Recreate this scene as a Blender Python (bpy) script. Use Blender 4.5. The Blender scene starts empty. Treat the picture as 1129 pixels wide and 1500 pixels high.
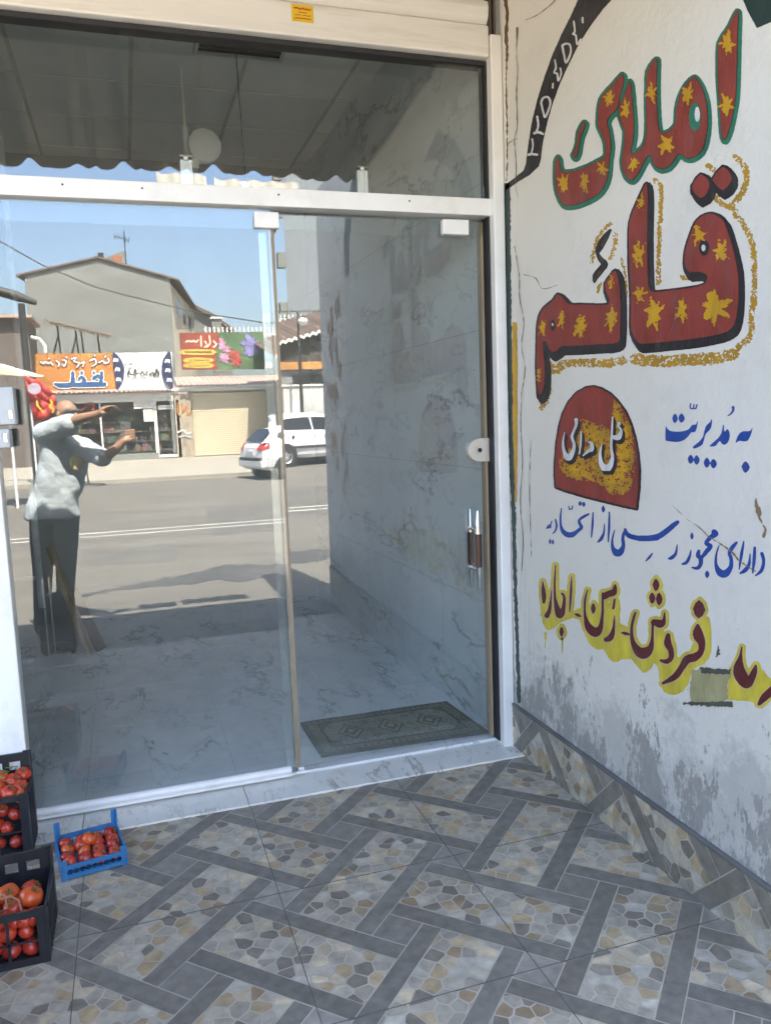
import bpy, bmesh, math, random
import numpy as np
from mathutils import Vector, Matrix
random.seed(7); RS = np.random.RandomState(5)
R = math.radians
SC = bpy.context.scene
COL = SC.collection
# ------------------------------------------------------------------ camera, sky, sun, exposure
W0, H0 = 1129, 1500
FPX, YAW, PITCH, ROLL = 1171.85, 0.308006572, -0.120164228, -0.0375287106
CAM = np.array([0.0, -3.1794, 1.5])
_f = np.array([math.sin(YAW)*math.cos(PITCH), math.cos(YAW)*math.cos(PITCH), math.sin(PITCH)])
_r0 = np.array([math.cos(YAW), -math.sin(YAW), 0.0]); _u0 = np.cross(_r0, _f)
_r = _r0*math.cos(ROLL)+_u0*math.sin(ROLL); _u = -_r0*math.sin(ROLL)+_u0*math.cos(ROLL)
cam = bpy.data.cameras.new("camera"); camo = bpy.data.objects.new("camera", cam); COL.objects.link(camo)
cam.sensor_fit = 'VERTICAL'; cam.sensor_height = 24.0; cam.lens = FPX/H0*24.0
cam.clip_start = 0.02; cam.clip_end = 800
_b = -_f
camo.matrix_world = Matrix(((_r[0], _u[0], _b[0], CAM[0]), (_r[1], _u[1], _b[1], CAM[1]), (_r[2], _u[2], _b[2], CAM[2]), (0, 0, 0, 1)))
SC.camera = camo
SUN = Vector((0.10, 0.53, 1.0)).normalized()          # towards the sun: over the shop's own roof
wd = bpy.data.worlds.new("World"); SC.world = wd; wd.use_nodes = True
nt = wd.node_tree
sky = nt.nodes.new('ShaderNodeTexSky'); sky.sky_type = 'NISHITA'; sky.sun_disc = False
sky.sun_elevation = math.asin(SUN.z); sky.sun_rotation = math.atan2(SUN.x, SUN.y)
sky.air_density = 1.0; sky.dust_density = 3.5; sky.ozone_density = 1.0
nt.links.new(sky.outputs[0], nt.nodes['Background'].inputs[0]); nt.nodes['Background'].inputs[1].default_value = 0.12
sl = bpy.data.lights.new("sun", 'SUN'); sl.energy = 4.7; sl.angle = R(0.53); sl.color = (1.0, 0.93, 0.80)
so = bpy.data.objects.new("sun", sl); COL.objects.link(so)
so.rotation_euler = SUN.to_track_quat('Z', 'Y').to_euler(); so.location = (0, 0, 30)
SC.view_settings.view_transform = 'Standard'; SC.view_settings.look = 'None'; SC.view_settings.gamma = 1.0
SC.view_settings.exposure = 3.78
SC.cycles.max_bounces = 10; SC.cycles.diffuse_bounces = 5; SC.cycles.glossy_bounces = 5
SC.cycles.transparent_max_bounces = 16; SC.cycles.caustics_reflective = False; SC.cycles.caustics_refractive = False

# ------------------------------------------------------------------ rays: photograph pixel -> point on a plane of the place
def ray(x, y): return _f*FPX+_r*(x-W0/2)-_u*(y-H0/2)
def atY(x, y, y0=0.0):
    d = ray(x, y); return CAM+d*((y0-CAM[1])/d[1])
def atX(x, y, x0):
    d = ray(x, y); return CAM+d*((x0-CAM[0])/d[0])
def atZ(x, y, z0):
    d = ray(x, y); return CAM+d*((z0-CAM[2])/d[2])
def street(x, y, dist):
    """a point of the street across the road, seen mirrored in the shop's glass, at this distance in front of the glass"""
    p = atY(x, y, dist); return np.array([p[0], -dist, p[2]])
XW = 1.563            # plane of the painted side wall
ROADZ = -0.10

# ------------------------------------------------------------------ helpers
MATS = {}
def lin(c):
    return tuple((v/12.92 if v <= 0.04045 else ((v+0.055)/1.055)**2.4) for v in c)
def mat(name, col, rough=0.6, metal=0.0, var=0.12, vscale=8.0, bump=0.0, bscale=60.0, attr=False, spec=0.5, dirt=None, dscale=3.0, damt=0.5, stretch=None):
    """principled material whose colour is broken up by noise; attr=True multiplies in the face colours of the mesh"""
    if name in MATS: return MATS[name]
    m = bpy.data.materials.new(name); m.use_nodes = True; MATS[name] = m
    t = m.node_tree; N = t.nodes; L = t.links
    b = N['Principled BSDF']; b.inputs['Roughness'].default_value = rough; b.inputs['Metallic'].default_value = metal
    b.inputs['Specular IOR Level'].default_value = spec
    tc = N.new('ShaderNodeTexCoord'); mp = N.new('ShaderNodeMapping'); L.new(tc.outputs['Object'], mp.inputs[0])
    if stretch: mp.inputs['Scale'].default_value = stretch
    nz = N.new('ShaderNodeTexNoise'); nz.inputs['Scale'].default_value = vscale; nz.inputs['Detail'].default_value = 6; L.new(mp.outputs[0], nz.inputs['Vector'])
    mr = N.new('ShaderNodeMapRange'); L.new(nz.outputs['Fac'], mr.inputs[0])
    mr.inputs[1].default_value = 0.3; mr.inputs[2].default_value = 0.7; mr.inputs[3].default_value = 1-var; mr.inputs[4].default_value = 1+var
    mx = N.new('ShaderNodeMix'); mx.data_type = 'RGBA'; mx.blend_type = 'MULTIPLY'; mx.inputs[0].default_value = 1.0
    if attr:
        at = N.new('ShaderNodeAttribute'); at.attribute_name = 'Col'; L.new(at.outputs['Color'], mx.inputs[6])
    else: mx.inputs[6].default_value = (*col, 1)
    L.new(mr.outputs[0], mx.inputs[7]); out = mx.outputs[2]
    if dirt:
        n2 = N.new('ShaderNodeTexNoise'); n2.inputs['Scale'].default_value = dscale; n2.inputs['Detail'].default_value = 8; n2.inputs['Roughness'].default_value = 0.65; L.new(mp.outputs[0], n2.inputs['Vector'])
        r2 = N.new('ShaderNodeMapRange'); L.new(n2.outputs['Fac'], r2.inputs[0]); r2.inputs[1].default_value = 0.5; r2.inputs[2].default_value = 0.72; r2.inputs[3].default_value = 0; r2.inputs[4].default_value = damt
        m2 = N.new('ShaderNodeMix'); m2.data_type = 'RGBA'; L.new(r2.outputs[0], m2.inputs[0]); L.new(out, m2.inputs[6]); m2.inputs[7].default_value = (*dirt, 1); out = m2.outputs[2]
    L.new(out, b.inputs['Base Color'])
    if bump:
        n3 = N.new('ShaderNodeTexNoise'); n3.inputs['Scale'].default_value = bscale; n3.inputs['Detail'].default_value = 5; L.new(mp.outputs[0], n3.inputs['Vector'])
        bp = N.new('ShaderNodeBump'); bp.inputs['Strength'].default_value = bump; bp.inputs['Distance'].default_value = 0.01; L.new(n3.outputs['Fac'], bp.inputs['Height']); L.new(bp.outputs[0], b.inputs['Normal'])
    return m

class MB:
    """collects shapes into one mesh"""
    def __init__(s): s.v = []; s.f = []; s.c = []; s.sm = []
    def face(s, pts, col=None, smooth=False):
        n = len(s.v); s.v += [tuple(map(float, p)) for p in pts]; s.f.append(tuple(range(n, n+len(pts)))); s.c.append(col); s.sm.append(smooth); return s
    def add(s, vs, fs, col=None, smooth=False):
        n = len(s.v); s.v += [tuple(map(float, p)) for p in vs]
        for f in fs: s.f.append(tuple(i+n for i in f)); s.c.append(col); s.sm.append(smooth)
        return s
    def box(s, a, b, col=None, bev=0.0):
        x0, x1 = sorted((a[0], b[0])); y0, y1 = sorted((a[1], b[1])); z0, z1 = sorted((a[2], b[2]))
        e = min(bev, (x1-x0)/3, (y1-y0)/3, (z1-z0)/3)
        if e <= 0:
            vs = [(x, y, z) for x in (x0, x1) for y in (y0, y1) for z in (z0, z1)]
            return s.add(vs, [(0, 1, 3, 2), (4, 6, 7, 5), (0, 4, 5, 1), (2, 3, 7, 6), (0, 2, 6, 4), (1, 5, 7, 3)], col)
        bm = bmesh.new(); bmesh.ops.create_cube(bm, size=1.0)
        for v in bm.verts: v.co = Vector(((x0+x1)/2+v.co.x*(x1-x0), (y0+y1)/2+v.co.y*(y1-y0), (z0+z1)/2+v.co.z*(z1-z0)))
        bmesh.ops.bevel(bm, geom=list(bm.edges), offset=e, segments=2, affect='EDGES', profile=0.6)
        return s.bm(bm, col)
    def bm(s, bm, col=None, smooth=False):
        bm.verts.index_update(); s.add([v.co[:] for v in bm.verts], [[v.index for v in f.verts] for f in bm.faces], col, smooth); bm.free(); return s
    def tube(s, pts, rad, n=10, col=None, cap=True):
        pts = [Vector(p) for p in pts]; rr = rad if isinstance(rad, (list, tuple)) else [rad]*len(pts); rings = []
        prev = None
        for i, p in enumerate(pts):
            t = (pts[min(i+1, len(pts)-1)]-pts[max(i-1, 0)]).normalized()
            if prev is None:
                a = t.orthogonal().normalized()
            else: a = (prev-t*prev.dot(t)).normalized()
            prev = a; b = t.cross(a)
            rings.append([p+(a*math.cos(2*math.pi*k/n)+b*math.sin(2*math.pi*k/n))*rr[i] for k in range(n)])
        vs = [q for r_ in rings for q in r_]
        fs = [(i*n+k, i*n+(k+1) % n, (i+1)*n+(k+1) % n, (i+1)*n+k) for i in range(len(pts)-1) for k in range(n)]
        if cap: fs += [tuple(range(n-1, -1, -1)), tuple((len(pts)-1)*n+k for k in range(n))]
        return s.add(vs, fs, col, True)
    def bar(s, a, b, w, h=None, col=None):
        a = Vector(a); b = Vector(b); h = h or w; t = (b-a).normalized(); x = t.cross(Vector((0, 0, 1)))
        if x.length < 1e-3: x = Vector((1, 0, 0))
        x.normalize(); y = x.cross(t); vs = []
        for p in (a, b):
            for sx, sy in ((-1, -1), (1, -1), (1, 1), (-1, 1)): vs.append(p+x*sx*w/2+y*sy*h/2)
        return s.add(vs, [(3, 2, 1, 0), (4, 5, 6, 7), (0, 1, 5, 4), (1, 2, 6, 5), (2, 3, 7, 6), (3, 0, 4, 7)], col)
    def lathe(s, prof, base, axis='Z', n=20, col=None):
        vs = []; fs = []
        for (r_, h) in prof:
            for k in range(n):
                a = 2*math.pi*k/n; x, y = r_*math.cos(a), r_*math.sin(a)
                q = (x, y, h) if axis == 'Z' else ((x, h, y) if axis == 'Y' else (h, x, y))
                vs.append((base[0]+q[0], base[1]+q[1], base[2]+q[2]))
        m = len(prof)
        for i in range(m-1):
            for k in range(n): fs.append((i*n+k, i*n+(k+1) % n, (i+1)*n+(k+1) % n, (i+1)*n+k))
        fs.append(tuple(range(n))); fs.append(tuple((m-1)*n+k for k in range(n)))
        return s.add(vs, fs, col, True)
    def build(s, name, material=None, parent=None, sharp=40):
        me = bpy.data.meshes.new(name); me.from_pydata(s.v, [], s.f)
        if any(c is not None for c in s.c):
            ca = me.color_attributes.new('Col', 'FLOAT_COLOR', 'CORNER'); arr = np.ones((len(me.loops), 4), np.float32); k = 0
            for f, c in zip(s.f, s.c):
                if c is not None: arr[k:k+len(f), :3] = c
                k += len(f)
            ca.data.foreach_set('color', arr.ravel())
        if any(s.sm):
            me.polygons.foreach_set('use_smooth', [bool(q) for q in s.sm])
        me.validate(); me.update()
        if any(s.sm):
            try: me.set_sharp_from_angle(angle=R(sharp))
            except Exception: pass
        if material: me.materials.append(material)
        o = bpy.data.objects.new(name, me); COL.objects.link(o)
        if parent is not None: o.parent = parent
        return o

def tag(o, label, cat, group=None):
    o['label'] = label; o['category'] = cat
    if group: o['group'] = group
    return o
def thing(name, label, cat, group=None, loc=(0, 0, 0), rz=0):
    o = bpy.data.objects.new(name, None); COL.objects.link(o); o.location = loc; o.rotation_euler = (0, 0, rz); o.empty_display_size = 0.1
    return tag(o, label, cat, group)
def structure(o): o['kind'] = 'structure'; return o
def local(root, pts): return pts

# ---- painted shapes: signed distances on a small grid, cut into clean polygons (marching squares), laid on a plane
def cr(pts, n=6, closed=False):
    P_ = [np.array(p, float) for p in pts]; m = len(P_); out = []
    rng = range(m if closed else m-1)
    for i in rng:
        if closed: a, b, c, d = P_[(i-1) % m], P_[i], P_[(i+1) % m], P_[(i+2) % m]
        else: a, b, c, d = P_[max(i-1, 0)], P_[i], P_[i+1], P_[min(i+2, m-1)]
        for k in range(n):
            t = k/n; out.append(0.5*((2*b)+(-a+c)*t+(2*a-5*b+4*c-d)*t*t+(-a+3*b-3*c+d)*t**3))
    if not closed: out.append(P_[-1])
    return np.array(out)
class Shape:
    def __init__(s, org=(0, 0), sc=1.0): s.o = np.array(org, float); s.s = sc; s.polys = []; s.strokes = []
    def T(s, p): return s.o+np.array(p, float)[:, :2]/s.s
    def poly(s, pts, smooth=3):
        q = s.T(pts); s.polys.append(cr(q, smooth, True) if smooth else q); return s
    def stroke(s, pts, rad):
        rr = rad if isinstance(rad, (list, tuple)) else [rad]*len(pts); q = s.T(pts)
        z = cr(np.column_stack([q, np.array(rr, float)/s.s]), 5); z[:, 2] = np.maximum(z[:, 2], 0.3); s.strokes.append(z); return s
    def dia(s, x, y, r_, ry=None): ry = ry or r_*1.25; return s.poly([(x, y-ry), (x-r_*0.9, y-r_*0.1), (x-r_*0.1, y+ry), (x+r_*0.9, y+r_*0.1)], 2)
    def ell(s, x, y, rx, ry): return s.poly([(x+rx*math.cos(a*math.pi/6), y+ry*math.sin(a*math.pi/6)) for a in range(12)], 0)
    def star(s, x, y, r_, ry=None, k=9):
        """a leaf like dab: brush strokes of uneven length fanning out of one blot"""
        ry = ry or r_*1.15; r_ *= 1.15; ry *= 1.12; s.ell(x, y, r_*0.42, ry*0.42); m = random.randint(6, 8); ph = random.random()*6
        for i in range(m):
            a = ph+2*math.pi*(i+random.uniform(-.28, .28))/m; q = random.uniform(0.62, 1.12); w_ = min(r_, ry)*random.uniform(0.15, 0.26)
            s.stroke([(x+0.15*r_*math.cos(a), y+0.15*ry*math.sin(a)), (x+0.6*q*r_*math.cos(a+.06), y+0.6*q*ry*math.sin(a+.06)), (x+q*r_*math.cos(a), y+q*ry*math.sin(a))], [w_*1.2, w_, w_*0.25])
        return s
    def use(s, org, sc): s.o = np.array(org, float); s.s = sc; return s
    def bbox(s, pad):
        a = np.concatenate([p for p in s.polys]+[z[:, :2] for z in s.strokes]); return a.min(0)-pad, a.max(0)+pad
    def sdf(s, X, Y):
        d = np.full(X.shape, 1e6)
        for p in s.polys:
            dd = np.full(X.shape, 1e12); ins = np.zeros(X.shape, bool); m = len(p)
            for i in range(m):
                a = p[i]; b = p[(i+1) % m]; e = b-a; L2 = e@e+1e-12
                t = np.clip(((X-a[0])*e[0]+(Y-a[1])*e[1])/L2, 0, 1)
                dd = np.minimum(dd, (X-a[0]-t*e[0])**2+(Y-a[1]-t*e[1])**2)
                c = ((a[1] > Y) != (b[1] > Y))
                if abs(e[1]) > 1e-12: ins ^= c & (X < a[0]+(Y-a[1])*e[0]/e[1])
            d = np.minimum(d, np.where(ins, -1, 1)*np.sqrt(dd))
        for z in s.strokes:
            for i in range(len(z)-1):
                a = z[i]; b = z[i+1]; e = b[:2]-a[:2]; L2 = e@e+1e-12
                t = np.clip(((X-a[0])*e[0]+(Y-a[1])*e[1])/L2, 0, 1)
                d = np.minimum(d, np.sqrt((X-a[0]-t*e[0])**2+(Y-a[1]-t*e[1])**2)-(a[2]+t*(b[2]-a[2])))
        return d
def vnoise(X, Y, sc, seed=0):
    rs = np.random.RandomState(seed); g = rs.rand(64, 64); x = X/sc; y = Y/sc
    i = np.floor(x).astype(int); j = np.floor(y).astype(int); fx = x-i; fy = y-j; fx = fx*fx*(3-2*fx); fy = fy*fy*(3-2*fy)
    G = lambda a, b: g[a % 64, b % 64]
    return (G(i, j)*(1-fx)+G(i+1, j)*fx)*(1-fy)+(G(i, j+1)*(1-fx)+G(i+1, j+1)*fx)*fy
def regions(D, x0, y0, h):
    """polygons covering D<0 on a grid"""
    ny, nx = D.shape; out = []; ins = D < 0
    for j in range(ny-1):
        run = None
        for i in range(nx-1):
            a, b, c, d = D[j, i], D[j, i+1], D[j+1, i+1], D[j+1, i]
            q = (a < 0)+(b < 0)+(c < 0)+(d < 0)
            if q == 4:
                if run is None: run = i
                continue
            if run is not None:
                out.append([(x0+run*h, y0+j*h), (x0+i*h, y0+j*h), (x0+i*h, y0+(j+1)*h), (x0+run*h, y0+(j+1)*h)]); run = None
            if q == 0: continue
            cs = [(i, j, a), (i+1, j, b), (i+1, j+1, c), (i, j+1, d)]; poly = []
            for k in range(4):
                p, n = cs[k], cs[(k+1) % 4]
                if p[2] < 0: poly.append((x0+p[0]*h, y0+p[1]*h))
                if (p[2] < 0) != (n[2] < 0):
                    t = p[2]/(p[2]-n[2]); poly.append((x0+(p[0]+t*(n[0]-p[0]))*h, y0+(p[1]+t*(n[1]-p[1]))*h))
            if len(poly) >= 3: out.append(poly)
        if run is not None:
            i = nx-1; out.append([(x0+run*h, y0+j*h), (x0+i*h, y0+j*h), (x0+i*h, y0+(j+1)*h), (x0+run*h, y0+(j+1)*h)])
    return out
def paint(name, shape, place, material, parent, grow=0.0, shifts=((0, 0),), h=1.0, rough=0.25, rscale=3.0, holes=None, speck=0.0, seed=1):
    lo, hi = shape.bbox(abs(grow)+3+max(abs(v) for q in shifts for v in q))
    xs = np.arange(lo[0], hi[0]+h, h); ys = np.arange(lo[1], hi[1]+h, h); X, Y = np.meshgrid(xs, ys)
    D = np.full(X.shape, 1e6)
    for sx, sy in shifts: D = np.minimum(D, shape.sdf(X-sx, Y-sy))
    D = D-grow+(vnoise(X, Y, rscale, seed)-0.5)*2*rough
    if speck: D = np.maximum(D, (speck-vnoise(X, Y, 1.6, seed+3))*4+(speck-vnoise(X, Y, 4.5, seed+4))*3)
    if holes is not None: D = np.maximum(D, -holes.sdf(X, Y))
    D = np.where(np.abs(D) < 1e-6, 1e-6, D)
    mb = MB()
    for p in regions(D, xs[0], ys[0], h): mb.face([place(*q) for q in p])
    return mb.build(name, material, parent)

# ------------------------------------------------------------------ materials
M_white = mat('white_paint', (0.79, 0.775, 0.74), 0.38, var=0.05, vscale=3, bump=0.05, bscale=40, dirt=(0.42, 0.39, 0.33), dscale=5, damt=0.25)
M_alu = mat('white_lacquered_metal', (0.80, 0.79, 0.765), 0.3, var=0.05, vscale=4, dirt=(0.4, 0.38, 0.33), dscale=7, damt=0.25)
M_dark = mat('dark_rubber', (0.02, 0.02, 0.022), 0.7)
M_tile = mat('printed_tile', (1, 1, 1), 0.42, var=0.22, vscale=28, bump=0.16, bscale=160, attr=True, dirt=(0.17, 0.14, 0.105), dscale=2.6, damt=0.6)
M_grout = mat('grout', (0.52, 0.46, 0.37), 0.85, var=0.15)
M_joint = mat('tile_joint', (0.12, 0.11, 0.095), 0.9)
M_asphalt = mat('asphalt', (0.122, 0.112, 0.096), 0.92, var=0.16, vscale=1.2, bump=0.4, bscale=180, dirt=(0.09, 0.085, 0.08), dscale=0.45, damt=0.5, stretch=(0.35, 1.4, 1))
M_concrete = mat('dusty_concrete', (0.29, 0.265, 0.22), 0.9, var=0.12, vscale=1.5, bump=0.2, dirt=(0.2, 0.18, 0.15), dscale=0.8, damt=0.35)
M_ground = mat('dust_ground', (0.2, 0.18, 0.15), 0.95)
M_line = mat('road_paint', (0.33, 0.32, 0.29), 0.8, var=0.25, vscale=3)
M_chrome = mat('chrome', (0.75, 0.74, 0.72), 0.12, 1.0, var=0.03)
M_steel = mat('brushed_steel', (0.60, 0.56, 0.49), 0.5, 0.55, var=0.06)
M_wood = mat('dark_wood', (0.075, 0.032, 0.018), 0.4, var=0.35, vscale=6, stretch=(8, 8, 0.6))
M_tan = mat('tan_seal', (0.30, 0.235, 0.155), 0.55, var=0.2, vscale=6, stretch=(1, 1, 0.3))
def marble(name, base, vein, scale, rough, rot=0.6):
    m = bpy.data.materials.new(name); m.use_nodes = True; t = m.node_tree; N = t.nodes; L = t.links; b = N['Principled BSDF']
    b.inputs['Roughness'].default_value = rough
    tc = N.new('ShaderNodeTexCoord'); mp = N.new('ShaderNodeMapping'); L.new(tc.outputs['Object'], mp.inputs[0]); mp.inputs['Rotation'].default_value = (rot, rot*0.7, rot); mp.inputs['Scale'].default_value = (scale, scale*0.42, scale)
    acc = None
    for sc, wd_, amt in ((1.1, 0.022, 0.62), (2.6, 0.014, 0.42)):
        nz = N.new('ShaderNodeTexNoise'); nz.inputs['Scale'].default_value = sc; nz.inputs['Detail'].default_value = 6; nz.inputs['Roughness'].default_value = 0.66; nz.inputs['Distortion'].default_value = 0.25; L.new(mp.outputs[0], nz.inputs['Vector'])
        s1 = N.new('ShaderNodeMath'); s1.operation = 'SUBTRACT'; L.new(nz.outputs['Fac'], s1.inputs[0]); s1.inputs[1].default_value = 0.5
        ab = N.new('ShaderNodeMath'); ab.operation = 'ABSOLUTE'; L.new(s1.outputs[0], ab.inputs[0])
        r1 = N.new('ShaderNodeMapRange'); L.new(ab.outputs[0], r1.inputs[0]); r1.inputs[1].default_value = 0.0; r1.inputs[2].default_value = wd_; r1.inputs[3].default_value = amt; r1.inputs[4].default_value = 0
        ms = N.new('ShaderNodeTexNoise'); ms.inputs['Scale'].default_value = sc*1.3; L.new(mp.outputs[0], ms.inputs['Vector'])
        r2 = N.new('ShaderNodeMapRange'); L.new(ms.outputs['Fac'], r2.inputs[0]); r2.inputs[1].default_value = 0.48; r2.inputs[2].default_value = 0.6
        mu = N.new('ShaderNodeMath'); mu.operation = 'MULTIPLY'; L.new(r1.outputs[0], mu.inputs[0]); L.new(r2.outputs[0], mu.inputs[1])
        if acc is None: acc = mu.outputs[0]
        else:
            mxm = N.new('ShaderNodeMath'); mxm.operation = 'MAXIMUM'; L.new(acc, mxm.inputs[0]); L.new(mu.outputs[0], mxm.inputs[1]); acc = mxm.outputs[0]
    cl = N.new('ShaderNodeTexNoise'); cl.inputs['Scale'].default_value = 2.5; cl.inputs['Detail'].default_value = 4; L.new(mp.outputs[0], cl.inputs['Vector'])
    c1 = N.new('ShaderNodeMix'); c1.data_type = 'RGBA'; L.new(cl.outputs['Fac'], c1.inputs[0]); c1.inputs[6].default_value = (*[v*0.82 for v in base], 1); c1.inputs[7].default_value = (*[min(0.85, v*1.1) for v in base], 1)
    c2 = N.new('ShaderNodeMix'); c2.data_type = 'RGBA'; L.new(acc, c2.inputs[0]); L.new(c1.outputs[2], c2.inputs[6]); c2.inputs[7].default_value = (*vein, 1)
    L.new(c2.outputs[2], b.inputs['Base Color'])
    return m
M_marble = marble('white_marble', (0.77, 0.77, 0.765), (0.13, 0.13, 0.13), 2.6, 0.22)
M_marble_wall = marble('wall_marble', (0.66, 0.68, 0.69), (0.08, 0.08, 0.09), 2.0, 0.3, 0.9)
def glass_mat(name, ior, tint, amount=1.0):
    m = bpy.data.materials.new(name); m.use_nodes = True; t = m.node_tree; N = t.nodes; L = t.links
    for n in list(N):
        if n.type == 'BSDF_PRINCIPLED': N.remove(n)
    o = N['Material Output']; tr = N.new('ShaderNodeBsdfTransparent'); tr.inputs[0].default_value = (*tint, 1)
    g = N.new('ShaderNodeBsdfGlossy'); g.inputs['Roughness'].default_value = 0.0; g.inputs[0].default_value = (1, 1, 1, 1)
    fr = N.new('ShaderNodeFresnel'); fr.inputs[0].default_value = ior
    # the far face of the pane sees the same air: keep Fresnel the same from both sides
    geo = N.new('ShaderNodeNewGeometry'); inv = N.new('ShaderNodeMath'); inv.operation = 'DIVIDE'; inv.inputs[0].default_value = 1.0; inv.inputs[1].default_value = ior
    mxi = N.new('ShaderNodeMix'); L.new(geo.outputs['Backfacing'], mxi.inputs[0]); mxi.inputs[2].default_value = ior; mxi.inputs[3].default_value = 1.0/ior
    L.new(mxi.outputs[0], fr.inputs[0])
    mx = N.new('ShaderNodeMixShader'); L.new(fr.outputs[0], mx.inputs[0]); L.new(tr.outputs[0], mx.inputs[1]); L.new(g.outputs[0], mx.inputs[2]); df = N.new('ShaderNodeBsdfDiffuse'); df.inputs[0].default_value = (0.6, 0.58, 0.54, 1)
    tc = N.new('ShaderNodeTexCoord'); mp = N.new('ShaderNodeMapping'); mp.inputs['Scale'].default_value = (3.0, 3.0, 0.8); L.new(tc.outputs['Object'], mp.inputs[0])
    nz = N.new('ShaderNodeTexNoise'); nz.inputs['Scale'].default_value = 2.2; nz.inputs['Detail'].default_value = 9; nz.inputs['Roughness'].default_value = 0.7; L.new(mp.outputs[0], nz.inputs['Vector'])
    r_ = N.new('ShaderNodeMapRange'); L.new(nz.outputs['Fac'], r_.inputs[0]); r_.inputs[1].default_value = 0.40; r_.inputs[2].default_value = 0.75; r_.inputs[3].default_value = 0.001; r_.inputs[4].default_value = 0.013*amount
    m2 = N.new('ShaderNodeMixShader'); L.new(r_.outputs[0], m2.inputs[0]); L.new(mx.outputs[0], m2.inputs[1]); L.new(df.outputs[0], m2.inputs[2]); L.new(m2.outputs[0], o.inputs[0])
    return m
M_glass = glass_mat('window_glass', 1.70, (0.94, 0.968, 0.965))
M_glass_clear = glass_mat('clear_glass', 1.30, (0.96, 0.975, 0.97))

# ------------------------------------------------------------------ the setting: ground, road, pavements
def clip_rect(p, x0, x1, y0, y1):
    for ax, lim, sg in ((0, x0, 1), (0, x1, -1), (1, y0, 1), (1, y1, -1)):
        out = []
        for i in range(len(p)):
            a, b = p[i], p[(i+1) % len(p)]; da = sg*(a[ax]-lim); db = sg*(b[ax]-lim)
            if da >= 0: out.append(a)
            if (da >= 0) != (db >= 0):
                t = da/(da-db); out.append((a[0]+t*(b[0]-a[0]), a[1]+t*(b[1]-a[1])))
        p = out
        if len(p) < 3: return None
    return p
def half(p, mx_, my_, nx, ny):
    out = []
    for i in range(len(p)):
        a, b = p[i], p[(i+1) % len(p)]; da = (a[0]-mx_)*nx+(a[1]-my_)*ny; db = (b[0]-mx_)*nx+(b[1]-my_)*ny
        if da <= 0: out.append(a)
        if (da <= 0) != (db <= 0):
            t = da/(da-db); out.append((a[0]+t*(b[0]-a[0]), a[1]+t*(b[1]-a[1])))
    return out
PAL = [((0.46, 0.405, 0.315), 5), ((0.37, 0.325, 0.255), 5), ((0.22, 0.19, 0.15), 3), ((0.45, 0.34, 0.205), 3), ((0.56, 0.465, 0.32), 3), ((0.33, 0.24, 0.145), 1), ((0.50, 0.455, 0.375), 3)]
PALX = [c for c, n in PAL for _ in range(n)]
def voronoi(x0, x1, y0, y1, d):
    nx = max(1, round((x1-x0)/d)); ny = max(1, round((y1-y0)/d)); S = []
    for i in range(-1, nx+1):
        for j in range(-1, ny+1):
            S.append((x0+(i+0.5+0.5*(j % 2)+random.uniform(-.38, .38))*(x1-x0)/nx, y0+(j+0.5+random.uniform(-.38, .38))*(y1-y0)/ny))
    cells = []
    for k, a in enumerate(S):
        p = [(x0, y0), (x1, y0), (x1, y1), (x0, y1)]
        for m, b in enumerate(S):
            if m == k or abs(a[0]-b[0]) > 3*d or abs(a[1]-b[1]) > 3*d: continue
            p = half(p, (a[0]+b[0])/2, (a[1]+b[1])/2, b[0]-a[0], b[1]-a[1])
            if len(p) < 3: break
        if len(p) >= 3:
            cx_, cy_ = sum(q[0] for q in p)/len(p), sum(q[1] for q in p)/len(p); g = 0.0022
            q = []
            for (px, py) in p:
                r_ = math.hypot(px-cx_, py-cy_); f = max(0.2, 1-g*1.5/max(r_, 1e-5)); q.append((cx_+(px-cx_)*f, cy_+(py-cy_)*f))
            cells.append(q)
    return cells
def tile_pattern(x0, x1, y0, y1, off=(0, 0)):
    """the printed basket weave of the tiles: grey planks round panels of crazy paving"""
    out = []; r2 = math.sqrt(0.5)
    def emit(sa, sb, ta, tb, c):
        g = 0.0021; q = [(sa+g, ta+g), (sb-g, ta+g), (sb-g, tb-g), (sa+g, tb-g)]; poly(q, c)
    def poly(q, c):
        p = clip_rect([((s+t)*r2+off[0], (s-t)*r2+off[1]) for s, t in q], x0, x1, y0, y1)
        if p: out.append((p, c))
    def jit(c, a=0.12):
        k = 1+random.uniform(-a, a); return (c[0]*k, c[1]*k, c[2]*k)
    band = (0.205, 0.186, 0.155); B = 0.062; n = int((x1-x0+y1-y0)/0.42)+4
    for i in range(-n, n):
        for j in range(-n, n):
            ds, dt = 0.42426*(i+j), 0.42426*(i-j)
            cx_, cy_ = (ds+dt+0.6)*r2+off[0], (ds-dt-0.6)*r2+off[1]
            if cx_ < x0-0.9 or cx_ > x1+0.9 or cy_ < y0-0.9 or cy_ > y1+0.9: continue
            S = lambda a: a+ds
            T = lambda a: a+dt
            emit(S(-.254), S(-.254+B), T(.329), T(.866), jit(band)); emit(S(.058-B), S(.058), T(.329), T(.866), jit(band))
            for c in voronoi(S(-.254+B), S(.058-B), T(.329), T(.866), 0.044): poly(c, jit(random.choice(PALX)))
            emit(S(-.366), S(.17), T(.866), T(.866+B), jit(band)); emit(S(-.366), S(.17), T(1.178-B), T(1.178), jit(band))
            for c in voronoi(S(-.366), S(.17), T(.866+B), T(1.178-B), 0.044): poly(c, jit(random.choice(PALX)))
            emit(S(.058), S(.17), T(.753), T(.866), jit((0.235, 0.213, 0.178))); emit(S(.058), S(.17), T(1.178), T(1.29), jit((0.32, 0.29, 0.245)))
    return out
PX0, PX1, PY0, PY1 = -2.6, XW, -2.42, -0.168
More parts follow.
